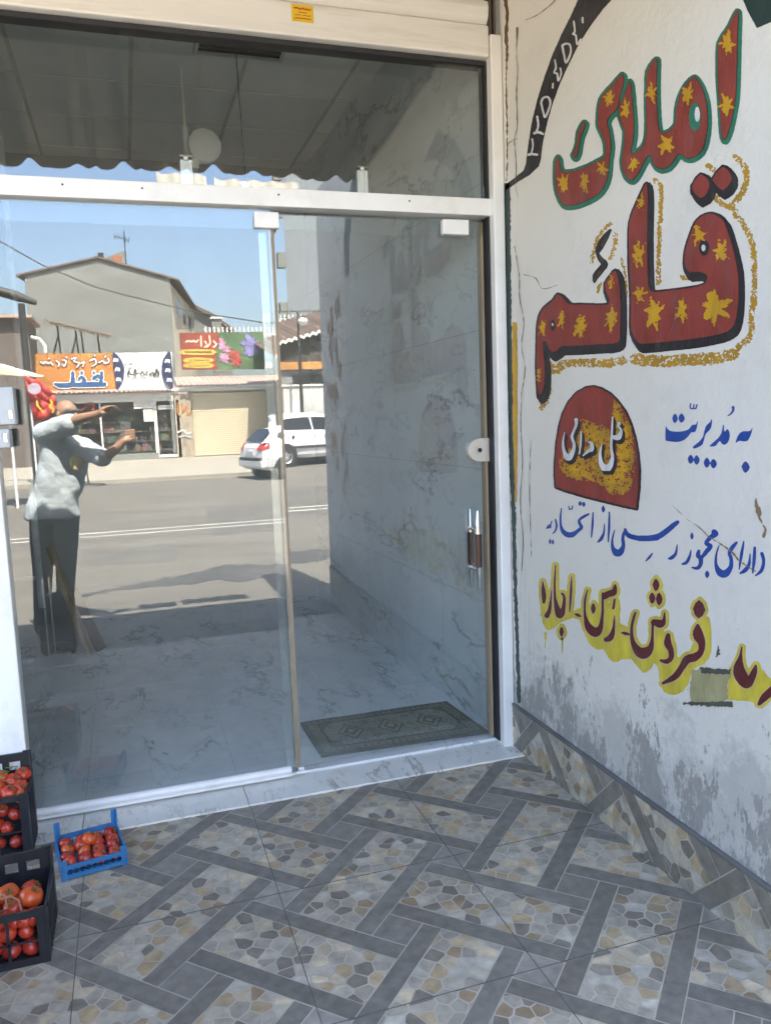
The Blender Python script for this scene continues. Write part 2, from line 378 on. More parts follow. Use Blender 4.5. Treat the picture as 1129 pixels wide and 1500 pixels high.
mb = MB(); mb.box((PX0, PY0, -0.3), (PX1, 0.02, -0.0014)); pav = structure(mb.build('pavement', M_grout))
mb = MB()
for p, c in tile_pattern(PX0, PX1, PY0, PY1): mb.face([(q[0], q[1], 0.0) for q in p], c)
structure(mb.build('pavement_tiles', M_tile))
mb = MB()
for k in range(-4, 3): mb.box((0.358+0.6*k-0.0011, PY0, -0.003), (0.358+0.6*k+0.0011, PY1, 0.0009))
for y_ in (-0.787, -1.385, -1.985): mb.box((PX0, y_-0.0011, -0.003), (PX1, y_+0.0011, 0.0010))
structure(mb.build('pavement_joints', M_joint))
mb = MB(); mb.box((-60, -20.4, -0.5), (60, PY0, ROADZ)); structure(mb.build('road', M_asphalt))
mb = MB(); mb.box((-60, -36.5, -0.5), (60, -20.4, ROADZ+0.10)); mb.box((-60, -20.4, -0.5), (60, -20.22, ROADZ+0.11)); structure(mb.build('far_pavement', M_concrete))
mb = MB(); mb.box((-400, -400, -0.9), (400, 400, -0.45)); structure(mb.build('ground', M_ground))
mb = MB()
for yy, w_ in ((-9.05, 0.12), (-9.45, 0.12)): mb.face([(-60, yy, ROADZ+0.004), (60, yy, ROADZ+0.004), (60, yy-w_, ROADZ+0.004), (-60, yy-w_, ROADZ+0.004)])
structure(mb.build('road_markings', M_line))
def road_place(k): return lambda x, y: (lambda p: (p[0], -p[1], ROADZ+0.003*k))(atZ(x, y, ROADZ))
dark_marks = Shape().stroke([(120, 873), (200, 858), (270, 850), (330, 838), (400, 834), (470, 826), (520, 822)], [1.5, 3, 7, 9, 7, 9, 6]).stroke([(130, 892), (180, 893), (240, 888)], [1.5, 3, 1]).stroke([(300, 845), (350, 848), (392, 842)], [1, 4, 2])
o_ = paint('road_dark_marks', dark_marks, road_place(1), mat('dark_asphalt', (0.06, 0.057, 0.052), 0.6, var=0.3, vscale=2), None, h=0.7, rough=2.2, rscale=9); structure(o_)  # ragged darker, smoother streaks laid along the road surface
pch = Shape().poly([(300, 742), (560, 722), (575, 762), (310, 784)], 0).poly([(120, 806), (260, 797), (262, 822), (118, 830)], 0)
o_ = paint('road_patch', pch, road_place(0.6), mat('patched_asphalt', (0.100, 0.094, 0.083), 0.9, var=0.12, vscale=2), None, h=0.9, rough=1.2, rscale=12); structure(o_)

# ------------------------------------------------------------------ the shop front
shop = thing('shop_building', 'low shop room with marble walls and floor behind the glass front', 'shop building')
YB = 3.28; CZ = 3.45; XL = -1.35
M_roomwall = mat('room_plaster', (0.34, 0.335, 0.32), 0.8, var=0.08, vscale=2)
M_ceil = mat('ceiling_tile', (0.80, 0.77, 0.70), 0.85, var=0.05, vscale=3, bump=0.3, bscale=220)
M_ceilgrid = mat('ceiling_grid', (0.56, 0.54, 0.49), 0.5)
M_out = mat('outer_render', (0.45, 0.43, 0.38), 0.9, var=0.1)
mb = MB(); mb.face([(1.525, 0.02, 0), (1.45, YB, 0), (1.47, YB, CZ), (1.545, 0.02, CZ)]); mb.box((1.56, -0.02, -0.3), (1.8, YB+0.2, 3.7)); mb.build('side_wall', M_marble_wall, shop)
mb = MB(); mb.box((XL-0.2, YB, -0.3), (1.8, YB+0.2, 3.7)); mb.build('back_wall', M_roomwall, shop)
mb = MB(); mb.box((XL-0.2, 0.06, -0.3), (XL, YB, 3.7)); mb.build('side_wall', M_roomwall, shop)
mb = MB(); mb.box((XL, 0.021, -0.2), (1.56, YB, 0.018)); mb.build('room_floor', M_marble, shop)
mb = MB()
for k in range(5): mb.box((XL, 0.28+0.6*k, 0.010), (1.52, 0.2825+0.6*k, 0.0188))
for k in range(5): mb.box((-0.86+0.6*k, 0.06, 0.010), (-0.8575+0.6*k, YB, 0.0192))
mb.build('floor_joints', mat('marble_joint', (0.42, 0.42, 0.42), 0.8), shop)
mb = MB()
def sw_(y, z): u = (y-0.02)/(YB-0.02); v = z/CZ; return (1.525+(1.45-1.525)*u+0.02*v-0.0012, y, z)
for z in (0.62, 1.24, 1.86, 2.48): mb.face([sw_(0.05, z), sw_(YB, z), sw_(YB, z+0.003), sw_(0.05, z+0.003)])
for k in range(8):
    y = 0.65+0.62*(k % 4)+0.31*(k//4); z0 = 0.0 if k < 4 else 0.62
    for q in (0, 1): mb.face([sw_(y, z0+1.24*q), sw_(y+0.003, z0+1.24*q), sw_(y+0.003, z0+0.62+1.24*q), sw_(y, z0+0.62+1.24*q)])
mb.build('wall_joints', MATS['marble_joint'], shop)
mb = MB()
for i in range(6):
    for j in range(6):
        x0_, y0_ = XL+0.6*i-0.28, 0.06+0.6*j
        mb.box((x0_+0.012, y0_+0.012, CZ), (min(x0_+0.588, 1.56), min(y0_+0.588, YB), CZ+0.01))
mb.build('ceiling_panels', M_ceil, shop)
mb = MB(); mb.box((XL, 0.06, CZ+0.006), (1.56, YB, CZ+0.03)); mb.build('ceiling_grid', M_ceilgrid, shop)
mb = MB(); mb.box((XL-0.2, -0.1, 3.7), (2.4, YB+0.2, 3.9)); mb.box((XL-0.2, 0.02, 3.3), (1.56, 0.09, 3.7)); mb.build('roof', M_out, shop)

front = thing('storefront', 'white framed glass shop front with marble threshold and fixed pane', 'shop front')
# threshold slabs
mb = MB()
for a, b_ in ((-0.9, -0.262), (-0.259, 0.352), (0.355, 0.952), (0.955, 1.556)): mb.box((a, -0.17, -0.02), (b_, 0.02, 0.0075), bev=0.001)
mb.build('threshold', marble('threshold_marble', (0.80, 0.765, 0.70), (0.12, 0.11, 0.10), 3.4, 0.28), front)
mb = MB(); mb.box((-0.56, -0.035, 2.309), (1.512, 0.05, 2.377), bev=0.004); mb.build('transom_bar', M_alu, front)
for sx in (0.12, 0.62, 1.15, -0.15):
    mb = MB(); mb.lathe([(0.004, -0.0365), (0.003, -0.035)], (sx, 0, 2.352), 'Y', 8); mb.build('screw_head', M_dark, front)
mb = MB(); mb.box((1.510, -0.062, 0.0), (1.560, 0.05, 3.01), bev=0.006); mb.build('post', M_white, front)
mb = MB(); mb.box((-0.530, -0.05, 0.0), (-0.437, 0.05, 2.31), bev=0.006); mb.build('post', M_alu, front)
mb = MB(); mb.box((1.502, -0.02, 0.02), (1.5105, 0.045, 2.92)); mb.build('gasket', M_dark, front)
mb = MB(); mb.box((-0.56, -0.015, 2.906), (1.51, 0.045, 2.924)); mb.build('gasket', M_dark, front)
mb = MB(); mb.tube([(-0.437, -0.004, 0.045), (0.555, -0.004, 0.045)], 0.017, 14); mb.box((-0.437, -0.014, 0.02), (0.555, 0.012, 0.035)); mb.build('bottom_rail', M_alu, front)
mb = MB(); mb.box((-0.437, -0.004, 0.05), (0.588, 0.004, 2.31)); mb.build('fixed_pane', M_glass, front)
mb = MB(); mb.box((-0.56, -0.004, 2.377), (1.497, 0.004, 2.907)); mb.build('transom_pane', M_glass, front)
mb = MB(); mb.box((-0.437, 0.020, 2.235), (1.495, 0.026, 2.308)); mb.build('track_cover', M_glass_clear, front)
for xx in ((0.525, 0.62), (1.30, 1.415)):
    mb = MB(); mb.box((xx[0], -0.020, 2.232), (xx[1], 0.012, 2.292), bev=0.004); mb.build('track_clamp', M_alu, front)
mb = MB(); mb.box((0.586, 0.0, 0.02), (0.612, 0.02, 0.045), bev=0.003); mb.tube([(0.575, -0.01, 0.03), (0.62, -0.01, 0.03)], 0.006, 8); mb.build('floor_guide', M_alu, front)
for (xx, zt) in ((0.29, 2.50), (0.985, 2.50)):
    mb = MB(); mb.box((xx-0.022, 0.055, 2.377), (xx-0.008, 0.075, zt)); mb.box((xx+0.008, 0.055, 2.377), (xx+0.022, 0.075, zt)); mb.box((xx-0.022, 0.055, zt-0.012), (xx+0.022, 0.075, zt+0.002)); mb.box((xx-0.008, 0.066, 2.377), (xx+0.008, 0.075, zt-0.012))
    mb.build('track_bracket', M_alu, front)
# sliding leaf (hangs a touch out of plumb)
door = thing('sliding_door', 'frameless glass sliding door with wood grip pull handle', 'door')
TL = math.tan(R(0.48))
dy = lambda z: 0.042-(z-1.2)*TL
mb = MB(); zz = (0.03, 2.295)
vs = [(x, dy(z)+o_, z) for x in (0.545, 1.494) for o_ in (-0.004, 0.004) for z in zz]
mb.add(vs, [(0, 1, 3, 2), (4, 6, 7, 5), (0, 4, 5, 1), (2, 3, 7, 6), (0, 2, 6, 4), (1, 5, 7, 3)]); mb.build('leaf', M_glass, door)
mb = MB(); vs = [(x, dy(z)+o_, z) for x in (0.580, 0.602) for o_ in (-0.028, -0.006) for z in (0.035, 2.29)]
mb.add(vs, [(0, 1, 3, 2), (4, 6, 7, 5), (0, 4, 5, 1), (2, 3, 7, 6), (0, 2, 6, 4), (1, 5, 7, 3)]); mb.build('edge_seal', M_tan, door)
mb = MB(); mb.box((1.485, 0.02, 0.03), (1.496, 0.062, 2.295)); mb.build('edge_seal', M_tan, door)
mb = MB(); mb.lathe([(0.004, 0.02), (0.052, 0.02), (0.052, -0.012), (0.048, -0.018), (0.02, -0.018), (0.018, -0.024), (0.006, -0.024), (0.004, -0.02)], (1.452, 0.03, 1.335), 'Y', 28); mb.box((1.452, 0.0155, 1.284), (1.5015, 0.05, 1.386)); mb.build('lock', M_steel, door)
mb = MB(); mb.lathe([(0.010, 0), (0.010, -0.004), (0.003, -0.004)], (1.452, 0.006, 1.335), 'Y', 16); mb.build('keyhole', M_dark, door)
def pull(top, bot, g0, g1, y):
    a, b_ = atY(*top, y), atY(*bot, y); x = (a[0]+b_[0])/2; zt, zb = a[2], b_[2]; h0, h1 = atY(*g0, y)[2], atY(*g1, y)[2]
    hb = MB(); hb.tube([(x, y, zt), (x, y, zt-0.004), (x, y, h0)], [0.005, 0.0075, 0.0115], 14); hb.tube([(x, y, h1), (x, y, zb+0.004), (x, y, zb)], [0.0115, 0.0070, 0.005], 14)
    for z in (h0+0.02, h1-0.015): hb.tube([(x, y, z), (x, dy(z), z)], 0.009, 10)
    h = hb.build('pull_handle', M_chrome, door)
    g = MB(); g.lathe([(0.011, h1-0.003), (0.0150, h1), (0.0150, h0), (0.011, h0+0.003)], (x, y, 0), 'Z', 16); g.build('grip', M_wood, h)
pull((699, 747), (702, 865), (700, 783), (701, 830), -0.012); pull((688, 744), (691, 861), (689, 780), (690, 826), 0.10)
# roller shutter box above, sticker
rs = thing('roller_shutter', 'cream roller shutter rolled up above the shop glass', 'roller shutter')
M_shut = mat('cream_slats', (0.76, 0.735, 0.68), 0.45, var=0.06, vscale=2, dirt=(0.36, 0.32, 0.25), dscale=4, damt=0.4, stretch=(0.5, 1, 6))
mb = MB(); mb.box((-0.62, -0.055, 2.924), (1.507, -0.012, 3.045), bev=0.008); mb.build('bottom_bar', M_shut, rs)
mb = MB()
for k in range(5):
    z0 = 3.049+k*0.105
    prof = [(-0.012, z0), (-0.034, z0+0.006), (-0.052, z0+0.030), (-0.056, z0+0.062), (-0.050, z0+0.088), (-0.030, z0+0.099), (-0.012, z0+0.104)]
    for a, b_ in zip(prof[:-1], prof[1:]): mb.face([(-0.62, a[0], a[1]), (1.507, a[0], a[1]), (1.507, b_[0], b_[1]), (-0.62, b_[0], b_[1])], None, True)
mb.build('slats', M_shut, rs, 60)
mb = MB(); mb.box((1.512, -0.05, 3.012), (1.520, 0.0, 3.6)); mb.box((1.532, -0.05, 3.012), (1.540, 0.0, 3.6)); mb.box((1.520, -0.02, 3.012), (1.532, 0.0, 3.6)); mb.build('guide_rail', mat('old_rail', (0.10, 0.08, 0.065), 0.6, var=0.3), rs)
mb = MB(); mb.box((-0.62, -0.012, 2.95), (1.56, 0.03, 3.75)); mb.build('shutter_box', M_out, rs)
M_yel = mat('sticker_yellow', (0.75, 0.50, 0.02), 0.5, var=0.08); M_red = mat('sticker_red', (0.45, 0.05, 0.02), 0.6)
st = thing('sticker', 'small yellow sticker with red print on the shutter bar', 'sticker')
mb = MB(); mb.box((0.700, -0.0565, 2.975), (0.783, -0.0545, 3.036), bev=0.001); mb.build('backing', M_yel, st)
pl = lambda x, y: (0.700+x*0.083, -0.0570, 3.036-y*0.061)
sh = Shape((0, 0), 1.0)
mb = MB()
def squig(x0, x1, y, a, w):
    n_ = int((x1-x0)/0.035); P_ = [(x0+(x1-x0)*i/n_, y+random.uniform(-a, a)) for i in range(n_+1)]
    for p, q in zip(P_[:-1], P_[1:]):
        mb.face([pl(p[0], p[1]-w), pl(q[0], q[1]-w), pl(q[0], q[1]+w), pl(p[0], p[1]+w)])
squig(0.1, 0.9, 0.24, 0.07, 0.05); squig(0.3, 0.7, 0.46, 0.03, 0.025); squig(0.15, 0.42, 0.62, 0.02, 0.022); squig(0.5, 0.88, 0.62, 0.02, 0.022); squig(0.12, 0.88, 0.80, 0.03, 0.03)
mb.build('print', M_red, st)

# things in the room
vent = thing('ceiling_vent', 'dark rectangular air vent in the shop ceiling', 'vent')
a = atZ(278, 60, CZ); b_ = atZ(415, 88, CZ)
vx0, vx1, vy0, vy1 = 0.20, 0.78, 0.20, 0.38
p1 = atZ(283, 72, CZ); p2 = atZ(412, 88, CZ)
vx0, vx1, vy1 = p1[0], p2[0], (p1[1]+p2[1])/2; vy0 = max(0.08, vy1-0.22)
mb = MB(); mb.box((vx0, vy0, CZ-0.02), (vx1, vy0+0.02, CZ-0.001)); mb.box((vx0, vy1-0.02, CZ-0.02), (vx1, vy1, CZ-0.001)); mb.box((vx0, vy0+0.02, CZ-0.02), (vx0+0.02, vy1-0.02, CZ-0.001)); mb.box((vx1-0.02, vy0+0.02, CZ-0.02), (vx1, vy1-0.02, CZ-0.001)); mb.build('frame', M_ceilgrid, vent)
mb = MB(); mb.box((vx0+0.02, vy0+0.02, CZ-0.006), (vx1-0.02, vy1-0.02, CZ-0.002))
for k in range(4): mb.box((vx0+0.02, vy0+0.035+0.045*k, CZ-0.016), (vx1-0.02, vy0+0.045+0.045*k, CZ-0.008))
mb.build('louvres', mat('vent_black', (0.02, 0.02, 0.02), 0.6), vent)
lampd = 1.6
q0, q1, q2 = atY(271, 186, lampd), atY(274, 232, lampd), atY(299, 216, lampd)
hl = thing('ceiling_spot', 'unlit white round spot lamp on a rod under the shop ceiling', 'lamp')
M_lamp = mat('lamp_white', (0.74, 0.73, 0.70), 0.4, var=0.04)
mb = MB(); mb.tube([(q0[0], lampd, CZ), (q0[0], lampd, q0[2])], 0.006, 8); mb.tube([(q0[0], lampd, q0[2]), (q0[0], lampd, q1[2])], 0.016, 10); mb.build('rod', M_lamp, hl)
mb = MB(); mb.box((q1[0]-0.045, lampd-0.04, q1[2]-0.06), (q1[0]+0.06, lampd+0.06, q1[2]+0.01), bev=0.006); mb.build('driver_box', M_lamp, hl)
mb = MB(); mb.lathe([(0.02, 0.08), (0.085, 0.05), (0.095, 0.0), (0.088, -0.012), (0.02, -0.02)], (q2[0], lampd-0.03, q2[2]), 'Y', 28); mb.tube([(q1[0]+0.05, lampd, q1[2]-0.02), (q2[0], lampd+0.02, q2[2]-0.03)], 0.02, 8); mb.build('lamp_head', M_lamp, hl)
pc = thing('hanging_cord', 'thin cord with a small round chrome bob hanging inside the transom', 'cord')
c0, c1 = atZ(348, 66, CZ), atY(360, 268, 0.12)
mb = MB(); mb.tube([(c1[0]-0.02, 0.12, CZ), (c1[0], 0.12, c1[2]+0.02)], 0.0022, 6); mb.build('cord', M_dark, pc)
mb = MB(); mb.lathe([(0.003, 0.010), (0.018, 0.006), (0.020, 0.0), (0.018, -0.006), (0.003, -0.010)], (c1[0], 0.12, c1[2]), 'Y', 18); mb.build('bob', M_chrome, pc)

# door mat
rug = thing('door_mat', 'worn olive oriental patterned door mat inside the threshold', 'door mat')
M_rug = mat('rug_pile', (1, 1, 1), 0.95, var=0.3, vscale=60, bump=0.6, bscale=300, attr=True, dirt=(0.10, 0.10, 0.085), dscale=6, damt=0.4)
RA, RB, RC_, RD = [np.array(p) for p in ((0.712, 0.118), (1.500, 0.078), (1.470, 0.525), (0.706, 0.540))]
def rugp(u, v, z): p = (1-v)*((1-u)*RA+u*RB)+v*((1-u)*RD+u*RC_); return (p[0], p[1], z)
mb = MB(); Z0 = 0.027
n = 24
top = [rugp(i/n, 0, Z0+0.003*random.random()) for i in range(n)]+[rugp(1, i/12, Z0) for i in range(12)]+[rugp(1-i/n, 1, Z0+0.002*random.random()) for i in range(n)]+[rugp(0, 1-i/12, Z0) for i in range(12)]
mb.face(top, (0.131, 0.126, 0.096))
for i in range(len(top)):
    p, q = top[i], top[(i+1) % len(top)]; mb.face([p, q, (q[0], q[1], 0.019), (p[0], p[1], 0.019)], (0.070, 0.070, 0.052))
mb.build('pile', M_rug, rug)
def rugq(m_, u0, v0, u1, v1, z, c): m_.face([rugp(u0, v0, z), rugp(u1, v0, z), rugp(u1, v1, z), rugp(u0, v1, z)], c)
mb = MB()
rugq(mb, 0.03, 0.05, 0.97, 0.95, Z0+0.0040, (0.210, 0.196, 0.131))
rugq(mb, 0.085, 0.15, 0.915, 0.85, Z0+0.0047, (0.096, 0.096, 0.079))
rugq(mb, 0.10, 0.18, 0.90, 0.82, Z0+0.0054, (0.280, 0.263, 0.201))
for k in range(46):
    u = 0.035+0.93*k/45
    for v in (0.075, 0.905): rugq(mb, u, v, u+0.011, v+0.03, Z0+0.0047, (0.088, 0.096, 0.070) if k % 2 else (0.298, 0.263, 0.158))
for k in range(22):
    v = 0.12+0.76*k/22
    for u in (0.045, 0.935): rugq(mb, u, v, u+0.02, v+0.018, Z0+0.0047, (0.088, 0.096, 0.070) if k % 2 else (0.298, 0.263, 0.158))
def rdia(u, v, a, b2, z, c): mb.face([rugp(u-a, v, z), rugp(u, v-b2, z), rugp(u+a, v, z), rugp(u, v+b2, z)], c)
for u in (0.25, 0.5, 0.75):
    for a_, b2, c in ((0.085, 0.22, (0.123, 0.131, 0.105)), (0.07, 0.18, (0.333, 0.306, 0.228)), (0.05, 0.13, (0.175, 0.149, 0.096)), (0.025, 0.065, (0.350, 0.315, 0.228))):
        rdia(u, 0.5, a_, b2, Z0+0.0061+0.0006*((0.085-a_)/0.015), c)
for u, v in ((0.15, 0.3), (0.15, 0.7), (0.375, 0.3), (0.375, 0.7), (0.375, 0.5), (0.625, 0.3), (0.625, 0.7), (0.625, 0.5), (0.85, 0.3), (0.85, 0.7), (0.3, 0.24), (0.7, 0.24), (0.3, 0.76), (0.7, 0.76)):
    rdia(u, v, 0.022, 0.05, Z0+0.0061, (0.149, 0.158, 0.114)); rdia(u, v, 0.010, 0.022, Z0+0.0068, (0.350, 0.280, 0.158))
for u, s in ((0.10, 1), (0.90, -1)):
    for v, t in ((0.18, 1), (0.82, -1)): mb.face([rugp(u, v, Z0+0.0061), rugp(u+s*0.07, v, Z0+0.0061), rugp(u, v+t*0.18, Z0+0.0061)], (0.131, 0.126, 0.096))
mb.build('woven_pattern', M_rug, rug)

# ------------------------------------------------------------------ the painted side wall
SKZ = 0.5*(atX(760, 1035, XW)[2]+atX(1129, 1305, XW)[2])
wall = thing('painted_wall', 'whitewashed side wall with red, green and blue hand painted Persian lettering', 'wall')
def wall_mat():
    m = bpy.data.materials.new('peeling_whitewash'); m.use_nodes = True; t = m.node_tree; N = t.nodes; L = t.links; b = N['Principled BSDF']; b.inputs['Roughness'].default_value = 0.62
    tc = N.new('ShaderNodeTexCoord'); P_ = tc.outputs['Object']
    def noise(sc, det=6, ro=0.55, st=None, dist=0.0):
        v = P_
        if st:
            mp = N.new('ShaderNodeMapping'); mp.inputs['Scale'].default_value = st; L.new(P_, mp.inputs[0]); v = mp.outputs[0]
        n = N.new('ShaderNodeTexNoise'); n.inputs['Scale'].default_value = sc; n.inputs['Detail'].default_value = det; n.inputs['Roughness'].default_value = ro; n.inputs['Distortion'].default_value = dist; L.new(v, n.inputs['Vector']); return n.outputs['Fac']
    def mr(x, a, b2, c, d):
        n = N.new('ShaderNodeMapRange'); L.new(x, n.inputs[0]); n.inputs[1].default_value = a; n.inputs[2].default_value = b2; n.inputs[3].default_value = c; n.inputs[4].default_value = d; return n.outputs[0]
    def math_(op, a, b2):
        n = N.new('ShaderNodeMath'); n.operation = op
        for i, q in enumerate((a, b2)):
            if isinstance(q, (int, float)): n.inputs[i].default_value = q
            else: L.new(q, n.inputs[i])
        return n.outputs[0]
    def mix(f, a, b2):
        n = N.new('ShaderNodeMix'); n.data_type = 'RGBA'
        if isinstance(f, float): n.inputs[0].default_value = f
        else: L.new(f, n.inputs[0])
        for k, q in ((6, a), (7, b2)):
            if isinstance(q, tuple): n.inputs[k].default_value = (*q, 1)
            else: L.new(q, n.inputs[k])
        return n.outputs[2]
    sp = N.new('ShaderNodeSeparateXYZ'); L.new(P_, sp.inputs[0]); z = sp.outputs[2]; y = sp.outputs[1]
    base = mix(noise(1.8, 5), (0.65, 0.62, 0.555), (0.75, 0.725, 0.665))
    base = mix(mr(noise(4, 8, 0.7), 0.52, 0.75, 0.0, 0.35), base, (0.47, 0.46, 0.43))
    # brushed vertical weathering near the shop front
    edge = mr(y, -0.35, -0.02, 0.0, 1.0)
    low = mr(z, 1.5, 0.6, 0.15, 1.0)
    st = mr(noise(9, 6, 0.7, (1, 6, 0.5)), 0.5, 0.68, 0.0, 0.7)
    base = mix(math_('MULTIPLY', math_('MULTIPLY', edge, low), st), base, (0.30, 0.29, 0.27))
    # grime band and lost paint towards the foot of the wall
    g = math_('ADD', mr(z, 0.30, 0.80, 0.20, -0.22), noise(3.2, 9, 0.68))
    grime = mr(math_('ADD', g, math_('MULTIPLY', math_('SUBTRACT', noise(30, 10, 0.75), 0.5), 0.5)), 0.50, 0.66, 0.0, 0.55)
    base = mix(grime, base, mix(noise(22, 5), (0.27, 0.26, 0.24), (0.48, 0.465, 0.435)))
    p = math_('ADD', mr(z, 0.22, 0.78, 0.065, -0.15), math_('ADD', math_('MULTIPLY', noise(4.5, 8, 0.6, (1, 1.2, 0.8), 0.3), 0.5), math_('MULTIPLY', noise(24, 12, 0.74, (1, 1.4, 0.7)), 0.5)))
    peel = mr(p, 0.525, 0.545, 0.0, 0.9)
    plaster = mix(noise(26, 8, 0.7), (0.20, 0.19, 0.175), (0.42, 0.405, 0.375))
    col = mix(peel, base, plaster)
    spots = mr(noise(60, 3), 0.70, 0.73, 0.0, 0.55)
    col = mix(math_('MULTIPLY', spots, mr(z, 0.3, 1.1, 1.0, 0.15)), col, (0.14, 0.14, 0.14))
    L.new(col, b.inputs['Base Color'])
    h = math_('ADD', math_('MULTIPLY', peel, -0.9), math_('ADD', noise(40, 6), math_('MULTIPLY', noise(3, 4), 1.5)))
    bp = N.new('ShaderNodeBump'); bp.inputs['Strength'].default_value = 0.35; bp.inputs['Distance'].default_value = 0.006; L.new(h, bp.inputs['Height']); L.new(bp.outputs[0], b.inputs['Normal'])
    return m
mb = MB(); mb.box((XW, -3.22, -0.3), (XW+0.24, -0.02, 3.28)); mb.build('masonry', wall_mat(), wall)
mb = MB(); mb.box((XW-0.010, -3.22, -0.02), (XW-0.001, -0.055, SKZ-0.002)); mb.build('skirting_bed', M_grout, wall)
mb = MB()
for p, c in tile_pattern(0.055, 3.22, 0.0, SKZ-0.004, (0.13, 0.10)): mb.face([(XW-0.012, -q[0], q[1]) for q in p], c)
mb.build('skirting_tiles', M_tile, wall)
mb = MB(); mb.box((XW-0.014, -3.22, SKZ-0.003), (XW+0.001, -0.055, SKZ+0.010), bev=0.003); mb.build('skirting_cap', mat('cement_cap', (0.14, 0.135, 0.13), 0.85, var=0.2), wall)

LAYER = [0]
def wpl(k):
    off = 0.0007*k
    return lambda x, y: (lambda p: (XW-off, p[1], p[2]))(atX(x, y, XW))
def pm(name, col, var=0.20, vs=9, rough=0.5): return mat(name, col, rough, var=var, vscale=vs, bump=0.25, bscale=60, dirt=tuple(min(1, c*0.62+0.05) for c in col), dscale=11, damt=0.55, stretch=(1, 1.7, 0.9))
P_red = pm('mural_red', (0.235, 0.040, 0.030)); P_green = pm('mural_green', (0.018, 0.155, 0.095)); P_black = pm('mural_black', (0.018, 0.016, 0.017)); P_gold = pm('mural_gold', (0.52, 0.29, 0.015)); P_blue = pm('mural_blue', (0.018, 0.065, 0.30))
P_maroon = pm('mural_maroon', (0.105, 0.018, 0.018)); P_lemon = pm('mural_lemon', (0.60, 0.49, 0.05)); P_whitep = pm('mural_white', (0.62, 0.62, 0.62)); P_dkgreen = pm('mural_dark_green', (0.014, 0.036, 0.032)); P_ochre = pm('mural_ochre', (0.43, 0.24, 0.02)); P_crack = pm('crack_shadow', (0.16, 0.13, 0.10)); P_brown = pm('drip_brown', (0.25, 0.17, 0.08)); P_patch = pm('cement_patch', (0.36, 0.33, 0.17)); P_soot = pm('patch_edge', (0.085, 0.085, 0.065)); P_rust = pm('rust_edge', (0.12, 0.06, 0.035))
A_, B_, C_, D_, E_, F_, G_, H_, I_, J_, K_, L_ = ((800, 60), 5.7667), ((900, 0), 4.930), ((900, 220), 4.410), ((770, 310), 5.0), ((800, 555), 7.5), ((960, 580), 7.056), ((790, 730), 6.641), ((940, 740), 5.974), ((780, 820), 8.064), ((900, 830), 7.056), ((980, 930), 7.577), ((740, 0), 5.175)
# arch band with the digits
arch = Shape(*L_).poly([(575, -60), (500, 110), (420, 270), (350, 430), (290, 600), (240, 760), (195, 950), (170, 1120), (155, 1240), (140, 1290), (80, 1340), (20, 1385), (0, 1400), (0, 1440), (40, 1420), (110, 1370), (180, 1330), (255, 1260), (270, 1200), (285, 1080), (320, 920), (360, 780), (420, 620), (480, 490), (560, 330), (650, 190), (740, 70), (860, -60)], 0)
paint('painted_arch', arch, wpl(1), P_black, wall, h=1.0)
dg = Shape(*L_)
for p, r_ in (([(205, 1055), (210, 1110), (195, 1165), (180, 1175)], 7), ([(176, 1172), (205, 1168), (240, 1172)], 9), ([(243, 885), (250, 950), (235, 1000), (222, 1012)], 8), ([(220, 1010), (250, 1002), (287, 1016)], 9),
              ([(272, 775), (290, 742), (325, 738), (342, 775), (330, 830), (303, 888), (288, 850), (272, 775)], 8), ([(362, 635), (360, 665)], 7), ([(376, 455), (385, 510), (372, 550), (395, 560), (402, 612), (424, 560), (418, 520)], 7),
              ([(432, 345), (458, 332), (490, 340), (496, 400), (462, 474), (445, 410), (432, 345)], 8), ([(520, 162), (527, 235), (514, 258), (535, 270), (545, 335), (572, 298)], 7), ([(586, 135), (587, 170)], 8)): dg.stroke(p, r_)
paint('painted_number', dg, wpl(2), P_whitep, wall, h=0.7)
vb = Shape().poly([(738, 268), (747, 268), (749, 450), (753, 640), (757, 860), (763, 1030), (758, 1030), (752, 860), (745, 640), (740, 450)], 0)
paint('painted_border', vb, wpl(1), P_dkgreen, wall, h=1.0, rough=1.0, rscale=4)
yb = Shape().poly([(750, 472), (757, 472), (758, 560), (758, 640), (757, 735), (754, 735), (751, 600)], 0)
paint('painted_border', yb, wpl(2), P_gold, wall, h=0.8, rough=0.8, rscale=5)
gt = Shape().poly([(1080, -20), (1094, 15), (1108, 41), (1140, 28), (1140, -20)], 0)
paint('painted_border', gt, wpl(1), P_dkgreen, wall)
